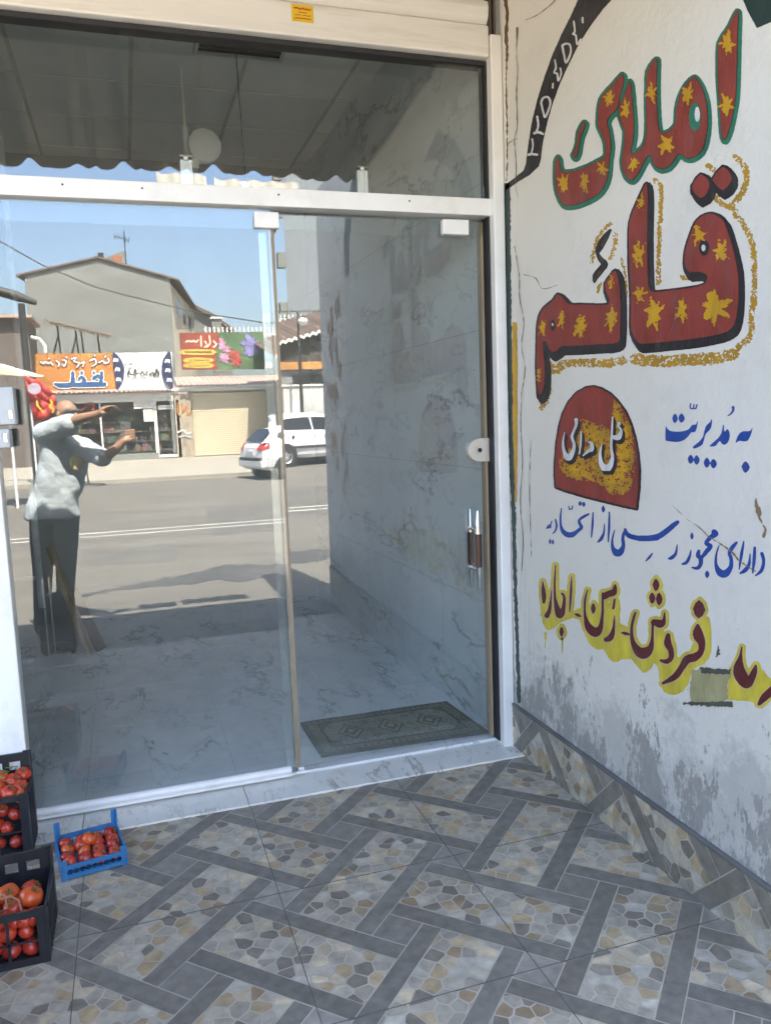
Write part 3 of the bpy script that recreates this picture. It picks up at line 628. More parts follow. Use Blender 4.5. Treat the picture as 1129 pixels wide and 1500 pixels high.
# first word, green edged
w1 = Shape(*A_).poly([(640, 285), (560, 375), (500, 440), (460, 500), (445, 580), (440, 660), (440, 720), (470, 780), (495, 850), (505, 920), (495, 980), (430, 1020), (350, 1060), (260, 1095), (190, 1110), (140, 1105), (118, 1060), (112, 1010), (100, 985), (82, 1020), (78, 1100), (80, 1200), (95, 1290), (140, 1375), (200, 1390), (290, 1370), (400, 1320), (470, 1260), (515, 1170), (530, 1080), (535, 1000), (550, 900), (540, 800), (525, 730), (515, 680), (550, 620), (610, 560), (625, 470), (650, 380), (655, 320)], 2)
w1.use(*A_).stroke([(322, 700), (300, 750), (282, 800), (272, 870), (258, 930), (243, 965)], [10, 16, 13, 9, 14, 16])
w1.use(*B_).poly([(110, 590), (85, 650), (60, 720), (42, 770), (35, 830), (55, 890), (75, 950), (72, 1030), (62, 1110), (55, 1180), (70, 1250), (100, 1290), (130, 1300), (165, 1265), (205, 1190), (240, 1130), (262, 1120), (275, 1160), (300, 1200), (340, 1220), (390, 1205), (430, 1160), (465, 1110), (490, 1120), (520, 1140), (560, 1140), (610, 1110), (645, 1060), (665, 980), (675, 880), (670, 770), (650, 680), (615, 600), (580, 560), (545, 580), (505, 630), (470, 700), (450, 780), (445, 850), (440, 900), (400, 945), (350, 965), (325, 940), (315, 880), (308, 760), (305, 600), (308, 500), (308, 430), (280, 450), (240, 520), (235, 620), (232, 760), (235, 880), (228, 1000), (200, 1065), (150, 1105), (118, 1100), (130, 1040), (142, 960), (140, 850), (130, 740), (122, 640)], 2)
w1.poly([(893, 85), (870, 105), (830, 190), (795, 240), (765, 290), (750, 340), (748, 450), (750, 600), (762, 760), (770, 900), (778, 985), (790, 1008), (805, 1000), (835, 920), (860, 800), (878, 680), (884, 520), (888, 350), (892, 200)], 2)
eye_g = Shape(*B_).ell(585, 845, 44, 105); eye_w = Shape(*B_).ell(603, 826, 19, 55)
paint('letter_outline', w1, wpl(1), P_black, wall, grow=4.6, shifts=((0, 0), (1.2, 2.6)), h=0.9)
paint('letter_outline', w1, wpl(2), P_green, wall, grow=3.8, shifts=((0, 0), (2.2, 1.0), (1.8, 3.4), (0.6, 3.2)), h=0.9)
paint('letter_outline', w1, wpl(3), P_black, wall, grow=0.7, h=0.9)
paint('painted_letter', w1, wpl(4), P_red, wall, h=0.8, holes=eye_g)
paint('letter_outline', eye_g, wpl(5), P_green, wall, h=0.8); paint('letter_eye', eye_w, wpl(6), P_whitep, wall, h=0.7)
s1 = Shape(*A_)
for x, y, a, b_ in ((155, 1210, 52, 82), (330, 1190, 44, 80), (480, 1080, 40, 70), (540, 490, 45, 80), (680, 580, 48, 95), (745, 1035, 42, 62), (895, 435, 42, 90)): s1.star(x, y, a, b_)
s1.use(*B_)
for x, y, a, b_ in ((385, 1045, 58, 78), (535, 690, 45, 80), (820, 315, 52, 95), (812, 760, 52, 95)): s1.star(x, y, a, b_)
paint('painted_blossom', s1, wpl(6), P_gold, wall, h=0.8, rough=1.4, rscale=2.2, speck=0.16)
# second word, black edged with a gold brushed shadow
w2 = Shape(*C_).poly([(205, 215), (180, 260), (130, 370), (97, 470), (92, 600), (95, 750), (105, 900), (105, 1050), (108, 1160), (150, 1240), (200, 1250), (350, 1235), (500, 1220), (640, 1195), (730, 1170), (775, 1120), (795, 1020), (800, 900), (795, 780), (775, 680), (745, 570), (710, 470), (660, 420), (610, 410), (560, 430), (520, 470), (490, 540), (465, 620), (450, 700), (460, 760), (490, 790), (540, 785), (590, 800), (600, 830), (580, 865), (540, 880), (450, 895), (330, 910), (250, 915), (222, 890), (215, 800), (212, 650), (212, 450), (215, 300)], 2)
w2.poly([(555, 155), (510, 215), (500, 250), (555, 310), (605, 265), (612, 200)], 2).poly([(700, 105), (640, 175), (640, 205), (700, 260), (750, 205), (752, 160)], 2)
w2.use(*D_).poly([(655, 430), (620, 470), (580, 530), (590, 590), (610, 640), (600, 680), (500, 685), (400, 680), (320, 680), (280, 640), (235, 605), (200, 650), (150, 690), (110, 740), (90, 810), (85, 900), (82, 1000), (80, 1100), (85, 1220), (92, 1330), (115, 1330), (135, 1270), (140, 1150), (130, 1060), (125, 960), (150, 955), (170, 1000), (205, 1030), (245, 1000), (270, 985), (400, 980), (560, 970), (670, 960), (690, 900), (695, 750), (690, 600), (680, 500)], 2)
paint('letter_outline', w2, wpl(1), P_black, wall, grow=2.9, shifts=((0, 0), (4, 1), (6.5, 4), (6.5, 9), (3, 11), (0, 6)), h=0.9)
paint('painted_letter', w2, wpl(2), P_red, wall, h=0.8, rough=0.4)
hz = Shape(*D_).stroke([(617, 138), (580, 190), (540, 260), (525, 305), (548, 350), (578, 385), (545, 430), (510, 475), (502, 515)], [12, 24, 26, 14, 20, 24, 26, 24, 10]); paint('letter_outline', hz, wpl(1), P_black, wall, h=0.8)
paint('painted_letter', Shape(*D_).stroke([(590, 190), (560, 250)], [4, 7]).stroke([(545, 335), (565, 365)], [8, 6]).stroke([(545, 440), (520, 470)], [7, 5]), wpl(2), pm('mural_brown', (0.11, 0.045, 0.025)), wall, h=0.7, rough=0.6)
ey = Shape(*C_).ell(580, 630, 33, 52).use(*D_).ell(199, 832, 20, 40); paint('letter_outline', ey, wpl(3), P_black, wall, h=0.7)
ew = Shape(*C_).ell(577, 632, 13, 22).use(*D_).ell(199, 826, 8, 12); paint('letter_eye', ew, wpl(4), P_whitep, wall, h=0.6)
s2 = Shape(*C_)
for x, y, a, b_ in ((175, 345, 28, 62), (155, 670, 46, 100), (165, 930, 40, 65), (262, 1055, 66, 95), (437, 1030, 45, 80), (645, 1010, 95, 135), (548, 545, 46, 70), (692, 655, 42, 75)): s2.star(x, y, a, b_, 11)
s2.use(*D_)
for x, y, a, b_ in ((126, 860, 32, 62), (265, 785, 32, 82), (402, 838, 52, 90), (628, 785, 52, 92), (626, 515, 24, 55), (101, 1195, 18, 52)): s2.star(x, y, a, b_)
paint('painted_blossom', s2, wpl(4), P_gold, wall, h=0.8, rough=2.2, rscale=2.0, speck=0.18)
ys = Shape(*C_).stroke([(265, 195), (300, 250), (295, 400), (285, 600), (282, 860)], 15).stroke([(600, 95), (640, 130)], 14).stroke([(650, 305), (690, 345), (745, 370)], 18).stroke([(775, 40), (840, 110), (845, 220), (800, 310), (760, 370), (830, 480), (880, 580), (898, 700), (903, 900), (885, 1050), (872, 1200), (800, 1270)], 19).stroke([(135, 1352), (300, 1362), (500, 1352), (640, 1345), (765, 1315)], 38).stroke([(430, 815), (480, 832), (560, 828)], 13)
ys.use(*D_).stroke([(625, 80), (560, 140), (510, 240), (482, 370)], 11).stroke([(650, 160), (652, 250), (620, 345)], 14).stroke([(695, 335), (725, 450), (738, 620)], 9).stroke([(165, 1130), (220, 1160), (300, 1112), (450, 1108), (600, 1108), (708, 1090)], 32).stroke([(172, 1290), (160, 1370), (108, 1440)], 17).stroke([(545, 520), (525, 590)], 12)
paint('brushed_shadow', ys, wpl(0.5), P_ochre, wall, h=0.7, rough=2.2, rscale=2.4, speck=0.36)
# the half round name panel
dm = Shape(*E_).poly([(105, 1185), (95, 1050), (100, 900), (115, 700), (145, 520), (185, 380), (250, 250), (340, 150), (430, 100), (520, 85), (610, 110), (700, 160), (780, 240), (860, 350), (920, 480), (970, 650), (1000, 820), (1015, 1000), (1010, 1200), (985, 1420), (800, 1380), (600, 1330), (400, 1280), (200, 1220)], 0)
paint('panel_outline', dm, wpl(1), P_black, wall, grow=2.6, shifts=((0, 0), (1.0, 1.2)), h=0.9)
paint('name_panel', dm, wpl(2), P_red, wall, h=0.9, rough=0.4)
yl = Shape(*E_).poly([(395, 460), (500, 490), (620, 530), (720, 590), (742, 480), (755, 260), (830, 360), (890, 480), (940, 640), (955, 900), (930, 1150), (840, 1250), (700, 1240), (600, 1130), (480, 1110), (300, 1080), (190, 1010), (175, 900), (250, 800), (330, 700)], 2)
paint('panel_shading', yl, wpl(3), P_ochre, wall, grow=2.0, h=0.6, rough=3.0, rscale=2.0, speck=0.42)
paint('panel_shading', Shape(*E_).poly([(760, 330), (840, 480), (905, 660), (915, 900), (870, 1100), (740, 1150), (650, 1080), (760, 900), (800, 700), (740, 640)], 2).poly([(420, 520), (520, 560), (560, 640), (480, 660), (430, 620)], 2).poly([(200, 930), (330, 960), (480, 1000), (420, 1060), (260, 1020)], 2), wpl(3.5), P_gold, wall, h=0.6, rough=4, rscale=2.4, speck=0.36)
nm_ = [([(735, 425), (726, 600), (720, 750), (733, 860), (708, 950), (660, 985), (612, 930), (597, 830), (617, 715)], [7, 12, 14, 18, 30, 42, 26, 14, 5]), ([(805, 492), (800, 520), (828, 570), (800, 640), (745, 640)], [20, 13, 14, 30, 20]),
       ([(335, 450), (335, 505), (302, 590), (288, 640), (312, 720), (298, 800), (250, 865), (206, 810), (190, 700), (208, 590)], [20, 15, 13, 16, 16, 22, 34, 20, 11, 4]), ([(390, 578), (385, 700), (370, 822)], [6, 11, 7]), ([(475, 690), (505, 720), (505, 775), (480, 785), (445, 812), (410, 842)], [9, 20, 22, 18, 12, 6])]
wn = Shape(*E_)
for p, r_ in nm_: wn.stroke(p, r_)
paint('lettering_shadow', wn, wpl(4), P_black, wall, grow=1.0, shifts=((1.5, 2.5), (3.0, 5.0), (2.2, 3.8)), h=0.8)
paint('painted_lettering', wn, wpl(5), P_whitep, wall, h=0.6, rough=0.15)
# blue lines
bt = Shape(*F_).poly([(105, 310), (100, 360), (100, 450), (120, 465), (200, 475), (260, 470), (310, 445), (350, 400), (370, 375), (400, 375), (420, 345), (435, 270), (425, 265), (415, 295), (375, 300), (345, 340), (300, 360), (220, 370), (150, 360), (120, 335)], 2)
bt.dia(200, 232, 33, 52).dia(267, 230, 38, 50).stroke([(362, 80), (358, 122), (385, 130), (395, 90)], 7).stroke([(395, 128), (414, 128), (426, 90)], 7)
bt.poly([(580, 235), (560, 270), (520, 310), (500, 370), (490, 420), (450, 470), (385, 525), (395, 545), (440, 530), (485, 500), (505, 430), (520, 390), (565, 340), (580, 290)], 2)
bt.poly([(705, 290), (690, 320), (680, 380), (640, 440), (560, 510), (570, 522), (620, 515), (660, 465), (680, 490), (710, 505), (745, 480), (765, 420), (760, 370), (740, 340), (715, 370), (705, 340)], 2)
bt.stroke([(800, 118), (800, 150), (772, 188), (745, 205)], [15, 11, 8, 4]).poly([(1000, 320), (985, 350), (960, 365), (900, 365), (865, 390), (840, 430), (825, 488), (860, 465), (910, 470), (950, 460), (980, 410), (995, 360)], 2)
bt.dia(362, 655, 36, 50).dia(424, 662, 36, 52).dia(530, 690, 38, 54).dia(598, 700, 40, 52).dia(930, 735, 48, 62)
paint('painted_lettering', bt, wpl(1), P_blue, wall, h=0.6, rough=0.15)
b2 = Shape(*G_)
for p, r_ in (([(72, 292), (88, 265), (105, 262), (105, 282), (92, 285)], 8), ([(112, 250), (120, 222)], 6), ([(155, 205), (166, 260), (156, 310), (126, 345)], [7, 10, 9, 4]), ([(212, 98), (204, 180), (207, 260), (228, 320), (270, 352), (320, 352), (370, 318), (408, 282), (390, 245), (388, 210), (430, 178), (478, 152)], [6, 9, 12, 20, 26, 26, 18, 17, 16, 13, 14, 9]),
              ([(520, 138), (515, 260), (504, 378)], [6, 11, 6]), ([(285, 78), (290, 105), (315, 100), (320, 75)], 6), ([(632, 250), (626, 330), (600, 392), (568, 424)], [5, 10, 17, 8]), ([(678, 135), (676, 280), (668, 422)], [7, 12, 6]),
              ([(730, 310), (708, 400), (712, 480), (745, 528), (785, 522), (815, 460), (810, 400), (815, 350), (835, 295)], [5, 10, 18, 34, 32, 18, 16, 14, 8]), ([(832, 300), (855, 352), (920, 380), (1020, 390), (1140, 382)], [12, 22, 24, 27, 28])): b2.stroke(p, r_)
b2.dia(395, 50, 20, 26).dia(430, 58, 20, 26).dia(620, 105, 20, 36).dia(103, 420, 13, 28).dia(130, 425, 13, 28)
b2.use(*H_)
for p, r_ in (([(-20, 291), (80, 288), (150, 270), (220, 222), (280, 172), (312, 148)], [25, 26, 26, 24, 22, 16]), ([(90, 422), (65, 455), (33, 490)], [6, 11, 5]), ([(308, 345), (296, 420), (262, 458), (236, 466)], [4, 12, 16, 10]), ([(428, 395), (416, 450), (390, 500), (355, 515)], [5, 12, 15, 10]),
              ([(495, 402), (490, 440), (512, 465), (512, 515), (485, 550), (438, 545)], [14, 20, 20, 18, 16, 6]), ([(630, 235), (640, 252), (600, 282), (560, 332), (598, 360), (560, 410), (525, 455)], [24, 26, 20, 17, 20, 20, 14]), ([(675, 350), (650, 430), (647, 520), (680, 588), (730, 598), (775, 540), (780, 470), (765, 420), (790, 370), (826, 328)], [4, 9, 15, 30, 32, 20, 16, 16, 18, 11]),
              ([(890, 318), (870, 430), (850, 558)], [6, 14, 6]), ([(945, 428), (935, 520), (900, 570), (858, 596)], [5, 14, 18, 8]), ([(985, 372), (980, 480), (967, 592)], [11, 15, 7]), ([(1048, 425), (1064, 490), (1045, 570), (993, 617)], [16, 14, 16, 6])): b2.stroke(p, r_)
b2.dia(437, 270, 18, 33).dia(570, 605, 24, 34)
paint('painted_lettering', b2, wpl(1), P_blue, wall, h=0.55, rough=0.15)
# bottom line, maroon on lemon
mt = Shape(*I_)
for p, r_ in (([(120, 258), (126, 340), (134, 430), (134, 505)], [6, 20, 27, 16]), ([(225, 358), (215, 480), (200, 590), (170, 660)], [5, 11, 22, 30]), ([(272, 65), (262, 250), (266, 450), (295, 590), (325, 650), (360, 590), (376, 450), (348, 400)], [6, 12, 15, 36, 42, 28, 17, 14]), ([(462, 200), (452, 400), (438, 612)], [6, 15, 6]), ([(500, 640), (535, 652), (572, 667)], [7, 19, 7]),
              ([(650, 358), (620, 480), (620, 650), (660, 790), (740, 855), (800, 800), (825, 650), (828, 500), (828, 390)], [6, 12, 16, 42, 56, 32, 15, 14, 10]), ([(850, 430), (900, 402), (958, 380), (976, 300)], [38, 38, 38, 12]), ([(970, 470), (955, 572)], [12, 15]), ([(970, 658), (955, 820), (920, 918), (868, 942)], [5, 20, 36, 26]), ([(1055, 862), (1100, 870), (1135, 880)], [10, 20, 14])): mt.stroke(p, r_)
mt.dia(343, 850, 30, 64).dia(718, 575, 34, 68)
mt.use(*J_)
for p, r_ in (([(215, 480), (190, 560), (176, 650), (190, 780), (250, 875), (310, 893), (370, 840), (390, 740), (395, 620), (400, 570), (470, 590), (508, 560), (518, 480)], [12, 14, 15, 24, 48, 58, 34, 15, 13, 24, 42, 22, 8]), ([(555, 710), (550, 790), (580, 860), (585, 940), (540, 980), (478, 970)], [22, 38, 30, 26, 24, 14]), ([(860, 608), (862, 700), (900, 790), (890, 880), (830, 935), (750, 960), (690, 1050), (620, 1140), (500, 1205)], [16, 54, 38, 32, 42, 42, 33, 32, 14])): mt.stroke(p, r_)
mt.dia(430, 190, 42, 68).dia(390, 325, 38, 62).dia(462, 335, 40, 70).dia(875, 440, 72, 98)
mt.use(*K_).stroke([(806, 135), (790, 250), (772, 370), (800, 460), (860, 535), (912, 480), (946, 400), (962, 338)], [6, 22, 60, 72, 58, 42, 32, 10]).stroke([(1160, 600), (1060, 690), (1000, 765)], [42, 42, 20])
hl_ = Shape(); hl_.strokes = list(mt.strokes); hl_.polys = list(mt.polys)
hl_.use(*I_).poly([(130, 560), (230, 560), (430, 620), (560, 680), (630, 800), (680, 940), (760, 1020), (860, 1030), (940, 1160), (990, 1150), (1040, 960), (1130, 920), (1130, 830), (1000, 760), (990, 500), (830, 600), (600, 600), (480, 640), (330, 700), (180, 790)], 3)
hl_.use(*J_).poly([(10, 660), (90, 660), (190, 900), (310, 1060), (400, 960), (480, 1030), (500, 1190), (560, 1290), (680, 1270), (740, 1160), (790, 1030), (950, 930), (960, 600), (900, 560), (800, 900), (620, 960), (520, 720), (430, 700), (300, 1000), (180, 930), (60, 930), (0, 940)], 3)
hl_.use(*K_).poly([(700, 380), (880, 420), (1020, 420), (1140, 560), (1140, 660), (980, 730), (880, 700), (680, 690)], 0)
paint('lettering_halo', hl_, wpl(0.6), P_lemon, wall, grow=4.6, h=0.7, rough=0.8, rscale=6)
paint('paint_drip', Shape(*I_).stroke([(345, 930), (350, 1000), (343, 1120)], [16, 8, 3]).stroke([(150, 870), (152, 930), (142, 1040)], [18, 9, 4]), wpl(0.6), P_lemon, wall, h=0.6, rough=0.5)
paint('lettering_edge', mt, wpl(1.4), pm('mural_pale_pink', (0.55, 0.42, 0.33)), wall, grow=0.75, shifts=((0, 0), (-0.4, 0.5)), h=0.6, rough=0.35)
paint('painted_lettering', mt, wpl(2), P_maroon, wall, h=0.55, rough=0.2)
# cement patch that swallowed a letter
paint('cement_patch', Shape(*K_).poly([(250, 395), (360, 380), (690, 430), (640, 560), (650, 700), (600, 750), (250, 745), (232, 600)], 0), wpl(3), P_patch, wall, rough=1.2, rscale=4, h=0.7)
paint('patch_edge', Shape(*K_).poly([(330, 350), (520, 375), (690, 385), (690, 435), (540, 432), (370, 425)], 0).poly([(150, 745), (300, 738), (700, 740), (715, 795), (460, 790), (165, 770)], 0).stroke([(545, 130), (548, 200), (525, 240)], [4, 16, 6]), wpl(4), P_soot, wall, rough=1.6, rscale=2.5, h=0.7, speck=0.06)
# cracks, drips and the broken edge by the post
ck = Shape(*L_).stroke([(0, 0), (15, 120), (6, 260), (16, 390)], [16, 10, 14, 9]).stroke([(16, 390), (6, 600), (12, 900), (14, 1180), (10, 1370)], [9, 4, 5, 4, 3])
paint('broken_edge', ck, wpl(1), P_rust, wall, rough=1.0, rscale=4, h=0.7)
c2 = Shape(*L_).stroke([(92, 215), (88, 330), (84, 420), (96, 520), (86, 700), (92, 960), (70, 1060), (86, 1260), (78, 1400), (100, 1500)], [9, 3, 2, 2, 3, 3, 2, 3, 2, 2]).stroke([(20, 1090), (60, 1062), (95, 1050)], 2).stroke([(160, 150), (240, 115), (330, 50), (380, 0)], 2)
c2.use((740, 230), 2.902).stroke([(40, 380), (60, 500), (62, 600), (80, 700), (70, 800), (85, 900), (70, 1000)], 1.3).stroke([(80, 500), (130, 515), (160, 560), (220, 545)], 1.2)
c2.use(*H_).stroke([(270, 0), (400, 125), (500, 190), (580, 270)], [2, 2, 3, 3])
c2.use((740, 540), 2.902).stroke([(70, 100), (66, 250), (74, 400), (64, 560), (76, 720), (70, 860)], 1.4).stroke([(110, 300), (104, 500), (112, 800)], 1.0)
paint('crack', c2, wpl(3), P_crack, wall, rough=0.35, rscale=6, h=0.5)
dr = Shape(*H_).stroke([(580, 270), (700, 345), (790, 410), (860, 490), (990, 575)], [4, 5, 7, 5, 4]).stroke([(1000, -60), (1005, 0), (1025, 60), (1030, 110), (1060, 170), (1082, 210), (1065, 275)], [5, 14, 24, 10, 4, 12, 12])
paint('paint_drip', dr, wpl(3), P_brown, wall, rough=0.8, rscale=3, h=0.6, speck=0.05)
# the far stretch of the wall, seen only in the glass: the other half of the arch and a column of faded lettering
def wyz(k): return lambda a, z: (XW-0.0007*k, -a/100.0, z/100.0)
fa = Shape(); yc = 148
for sgn in (1,): fa.stroke([(yc, 328), (yc+40, 322), (yc+68, 300), (yc+84, 272), (yc+90, 248)], 8)
paint('painted_arch', fa, wyz(1), P_black, wall, h=1.2)
fc = Shape(); q_ = random.Random(3)
for z_ in (228, 214, 190, 168, 158, 132, 118, 100):
    for k in range(3): fc.ell(252+q_.uniform(0, 52), z_+q_.uniform(-8, 8), q_.uniform(3, 7), q_.uniform(4, 10))
paint('painted_lettering', fc, wyz(1), pm('faded_brown', (0.22, 0.105, 0.05)), wall, h=0.8, rough=4.0, rscale=4, speck=0.30)
# ------------------------------------------------------------------ the awning over the pavement
aw = thing('awning', 'dark corrugated metal awning over the shop pavement with a wavy front edge', 'awning')
M_sheet = mat('weathered_sheet', (0.20, 0.18, 0.15), 0.7, var=0.2, vscale=3)
AX0, AX1, AY, AZ0, AZ1 = -3.4, 2.3, -2.20, 3.27, 3.055
mb = MB(); nx = 300; rows = []
for t in (0, 0.5, 1.0):
    row = []
    for i in range(nx+1):
        x = AX0+(AX1-AX0)*i/nx; ph = (x/0.27) % 1.0
        cell = int(math.floor(x/0.27)); q_ = random.Random(cell); w_ = 0.05*q_.uniform(0.55, 1.2)*math.exp(-((ph-q_.uniform(.28, .42))/0.16)**2)+0.022*q_.uniform(0.2, 1.4)*math.exp(-((ph-0.78)/0.08)**2)+0.012*math.sin(x*2.3)
        row.append((x, -0.06+(AY+0.06)*t, AZ0+(AZ1-AZ0)*t+w_))
    rows.append(row)
for a, b_ in zip(rows[:-1], rows[1:]):
    for i in range(nx): mb.face([a[i], b_[i], b_[i+1], a[i+1]], None, True)
mb.build('roof_sheet', M_sheet, aw, 80)
for x in (-2.9, -1.35, 0.2, 1.5):
    mb = MB(); mb.bar((x, -0.06, AZ0-0.03), (x, AY+0.35, AZ1+0.006), 0.04, 0.04); mb.build('rafter', M_sheet, aw)
for yy, z in ((-0.75, 3.165),):
    mb = MB(); mb.bar((AX0, yy, z), (AX1, yy, z), 0.04, 0.04); mb.build('purlin', M_sheet, aw)
M_pale = mat('pale_sheet', (0.36, 0.34, 0.30), 0.7, var=0.12, vscale=6, dirt=(0.3, 0.27, 0.22), dscale=9)
def flap(x0, x1, y, zb, zt, ph0):
    mb = MB(); n_ = 40; pts = []
    for i in range(n_+1):
        x = x0+(x1-x0)*i/n_; w_ = 0.018*math.sin(2*math.pi*(x/0.135)+ph0); pts.append(((x, y+w_, zb+0.012*math.sin(x*9)), (x, y-0.10+w_*1.4, zt)))
    for p, q in zip(pts[:-1], pts[1:]): mb.face([p[0], q[0], q[1], p[1]], None, True)
    o = mb.build('edge_flap', M_pale, aw, 80)
p = [street(x, 268, 2.36) for x in (88, 175, 238, 305, 312, 430)]
flap(p[2][0]-0.03, p[3][0], -2.36, 2.96, 3.13, 0.3); flap(p[4][0]+0.02, p[5][0]+0.06, -2.39, 2.94, 3.12, 1.4); 
# ------------------------------------------------------------------ neighbour's stall wall on the left, pipe and meter boxes
nb = thing('stall_screen', 'dark board screen closing the neighbouring stall at the left', 'screen')
M_board = mat('dark_board', (0.045, 0.042, 0.04), 0.7, var=0.3, vscale=4)
mb = MB(); mb.box((-0.80, -2.35, 0.0), (-0.765, -0.95, 2.35)); mb.build('board', M_board, nb)
for yy in (-2.37, -0.95):
    mb = MB(); mb.box((-0.82, yy, 0.0), (-0.755, yy+0.05, 2.5)); mb.build('stud', M_board, nb)
M_brown = mat('brown_door', (0.055, 0.026, 0.018), 0.5, var=0.25, vscale=5, stretch=(6, 6, 0.6))
nw = thing('neighbour_front', 'dark brown timber front of the neighbouring shop left of the white post', 'shop front')
mb = MB()
for k in range(4): mb.box((-0.545-0.17*(k+1)+0.004, -0.03, 0.0), (-0.545-0.17*k, 0.02, 2.9), bev=0.004)
mb.build('boards', M_brown, nw); mb = MB(); mb.box((-3.4, 0.02, 0.0), (-0.54, 0.06, 3.3)); mb.build('backing', M_brown, nw)
M_box = mat('meter_box', (0.50, 0.53, 0.54), 0.45, var=0.06)
for (ya, yb_, xr_, lab) in ((566, 622, 19, 'larger pale grey metal box fixed on the left white post'), (628, 656, 14, 'smaller pale grey box under the larger one on the left post')):
    t_ = thing('meter_box', lab, 'meter box'); a, b_ = atY(xr_, ya, -0.13), atY(xr_, yb_, -0.13)
    mb = MB(); mb.box((a[0]-0.16, -0.13, b_[2]), (a[0], -0.052, a[2]), bev=0.008); mb.build('case', M_box, t_)
    mb = MB(); mb.box((a[0]-0.02, -0.137, b_[2]+0.02), (a[0]-0.008, -0.131, b_[2]+0.05)); mb.build('latch', M_chrome, t_)
dp = thing('steel_pipe', 'upright pale pipe held by a wall bracket inside the shop at the left', 'pipe')
a0 = atY(62, 890, 2.9)
M_pipe = mat('pale_pipe', (0.62, 0.63, 0.63), 0.4, var=0.15, vscale=10)
mb = MB(); mb.tube([(a0[0], 2.9, a0[2]), (a0[0], 2.9, CZ)], 0.024, 14); mb.build('pipe', M_pipe, dp)
mb = MB(); mb.bar((a0[0], 2.9, 0.45), (XL, 2.9, 0.45), 0.022); mb.build('bracket', M_pipe, dp)
tr_ = thing('wooden_trestle', 'leaning pair of weathered planks standing on the shop floor at the left', 'planks')
M_plank = mat('weathered_plank', (0.36, 0.27, 0.18), 0.8, var=0.3, vscale=5, stretch=(6, 6, 0.7)); M_plank2 = mat('dark_plank', (0.16, 0.12, 0.085), 0.8, var=0.3, vscale=5)
f0 = atY(134, 970, 2.30); t0 = atY(72, 802, 2.30)
mb = MB(); mb.bar((f0[0], 2.30, 0.018), (t0[0], 2.36, t0[2]), 0.075, 0.03); mb.build('plank', M_plank, tr_)
f1 = atY(150, 968, 2.36); t1 = atY(106, 868, 2.36)
mb = MB(); mb.bar((f1[0], 2.36, 0.018), (t1[0], 2.42, t1[2]), 0.10, 0.03); mb.build('plank', M_plank2, tr_)
bg = thing('trolley_bag', 'black upright trolley bag with chrome handle tubes', 'bag')
q = street(86, 900, 2.7)
mb = MB(); mb.box((q[0]-0.13, -2.80, ROADZ+0.05), (q[0]+0.11, -2.62, 0.36), bev=0.035); mb.build('bag_body', mat('black_fabric', (0.012, 0.012, 0.014), 0.75, var=0.3, bump=0.3), bg)
for dx in (-0.04, 0.0):
    mb = MB(); mb.tube([(q[0]+dx-0.03, -2.60, ROADZ+0.05), (q[0]+dx-0.03, -2.60, 0.50)], 0.007, 8); mb.build('handle_tube', M_chrome, bg)
for dx in (-0.09, 0.08):
    mb = MB(); mb.lathe([(0.012, -0.015), (0.042, -0.015), (0.048, 0), (0.042, 0.015), (0.012, 0.015)], (q[0]+dx, -2.70, ROADZ+0.048), 'X', 18); mb.build('wheel', M_dark, bg)

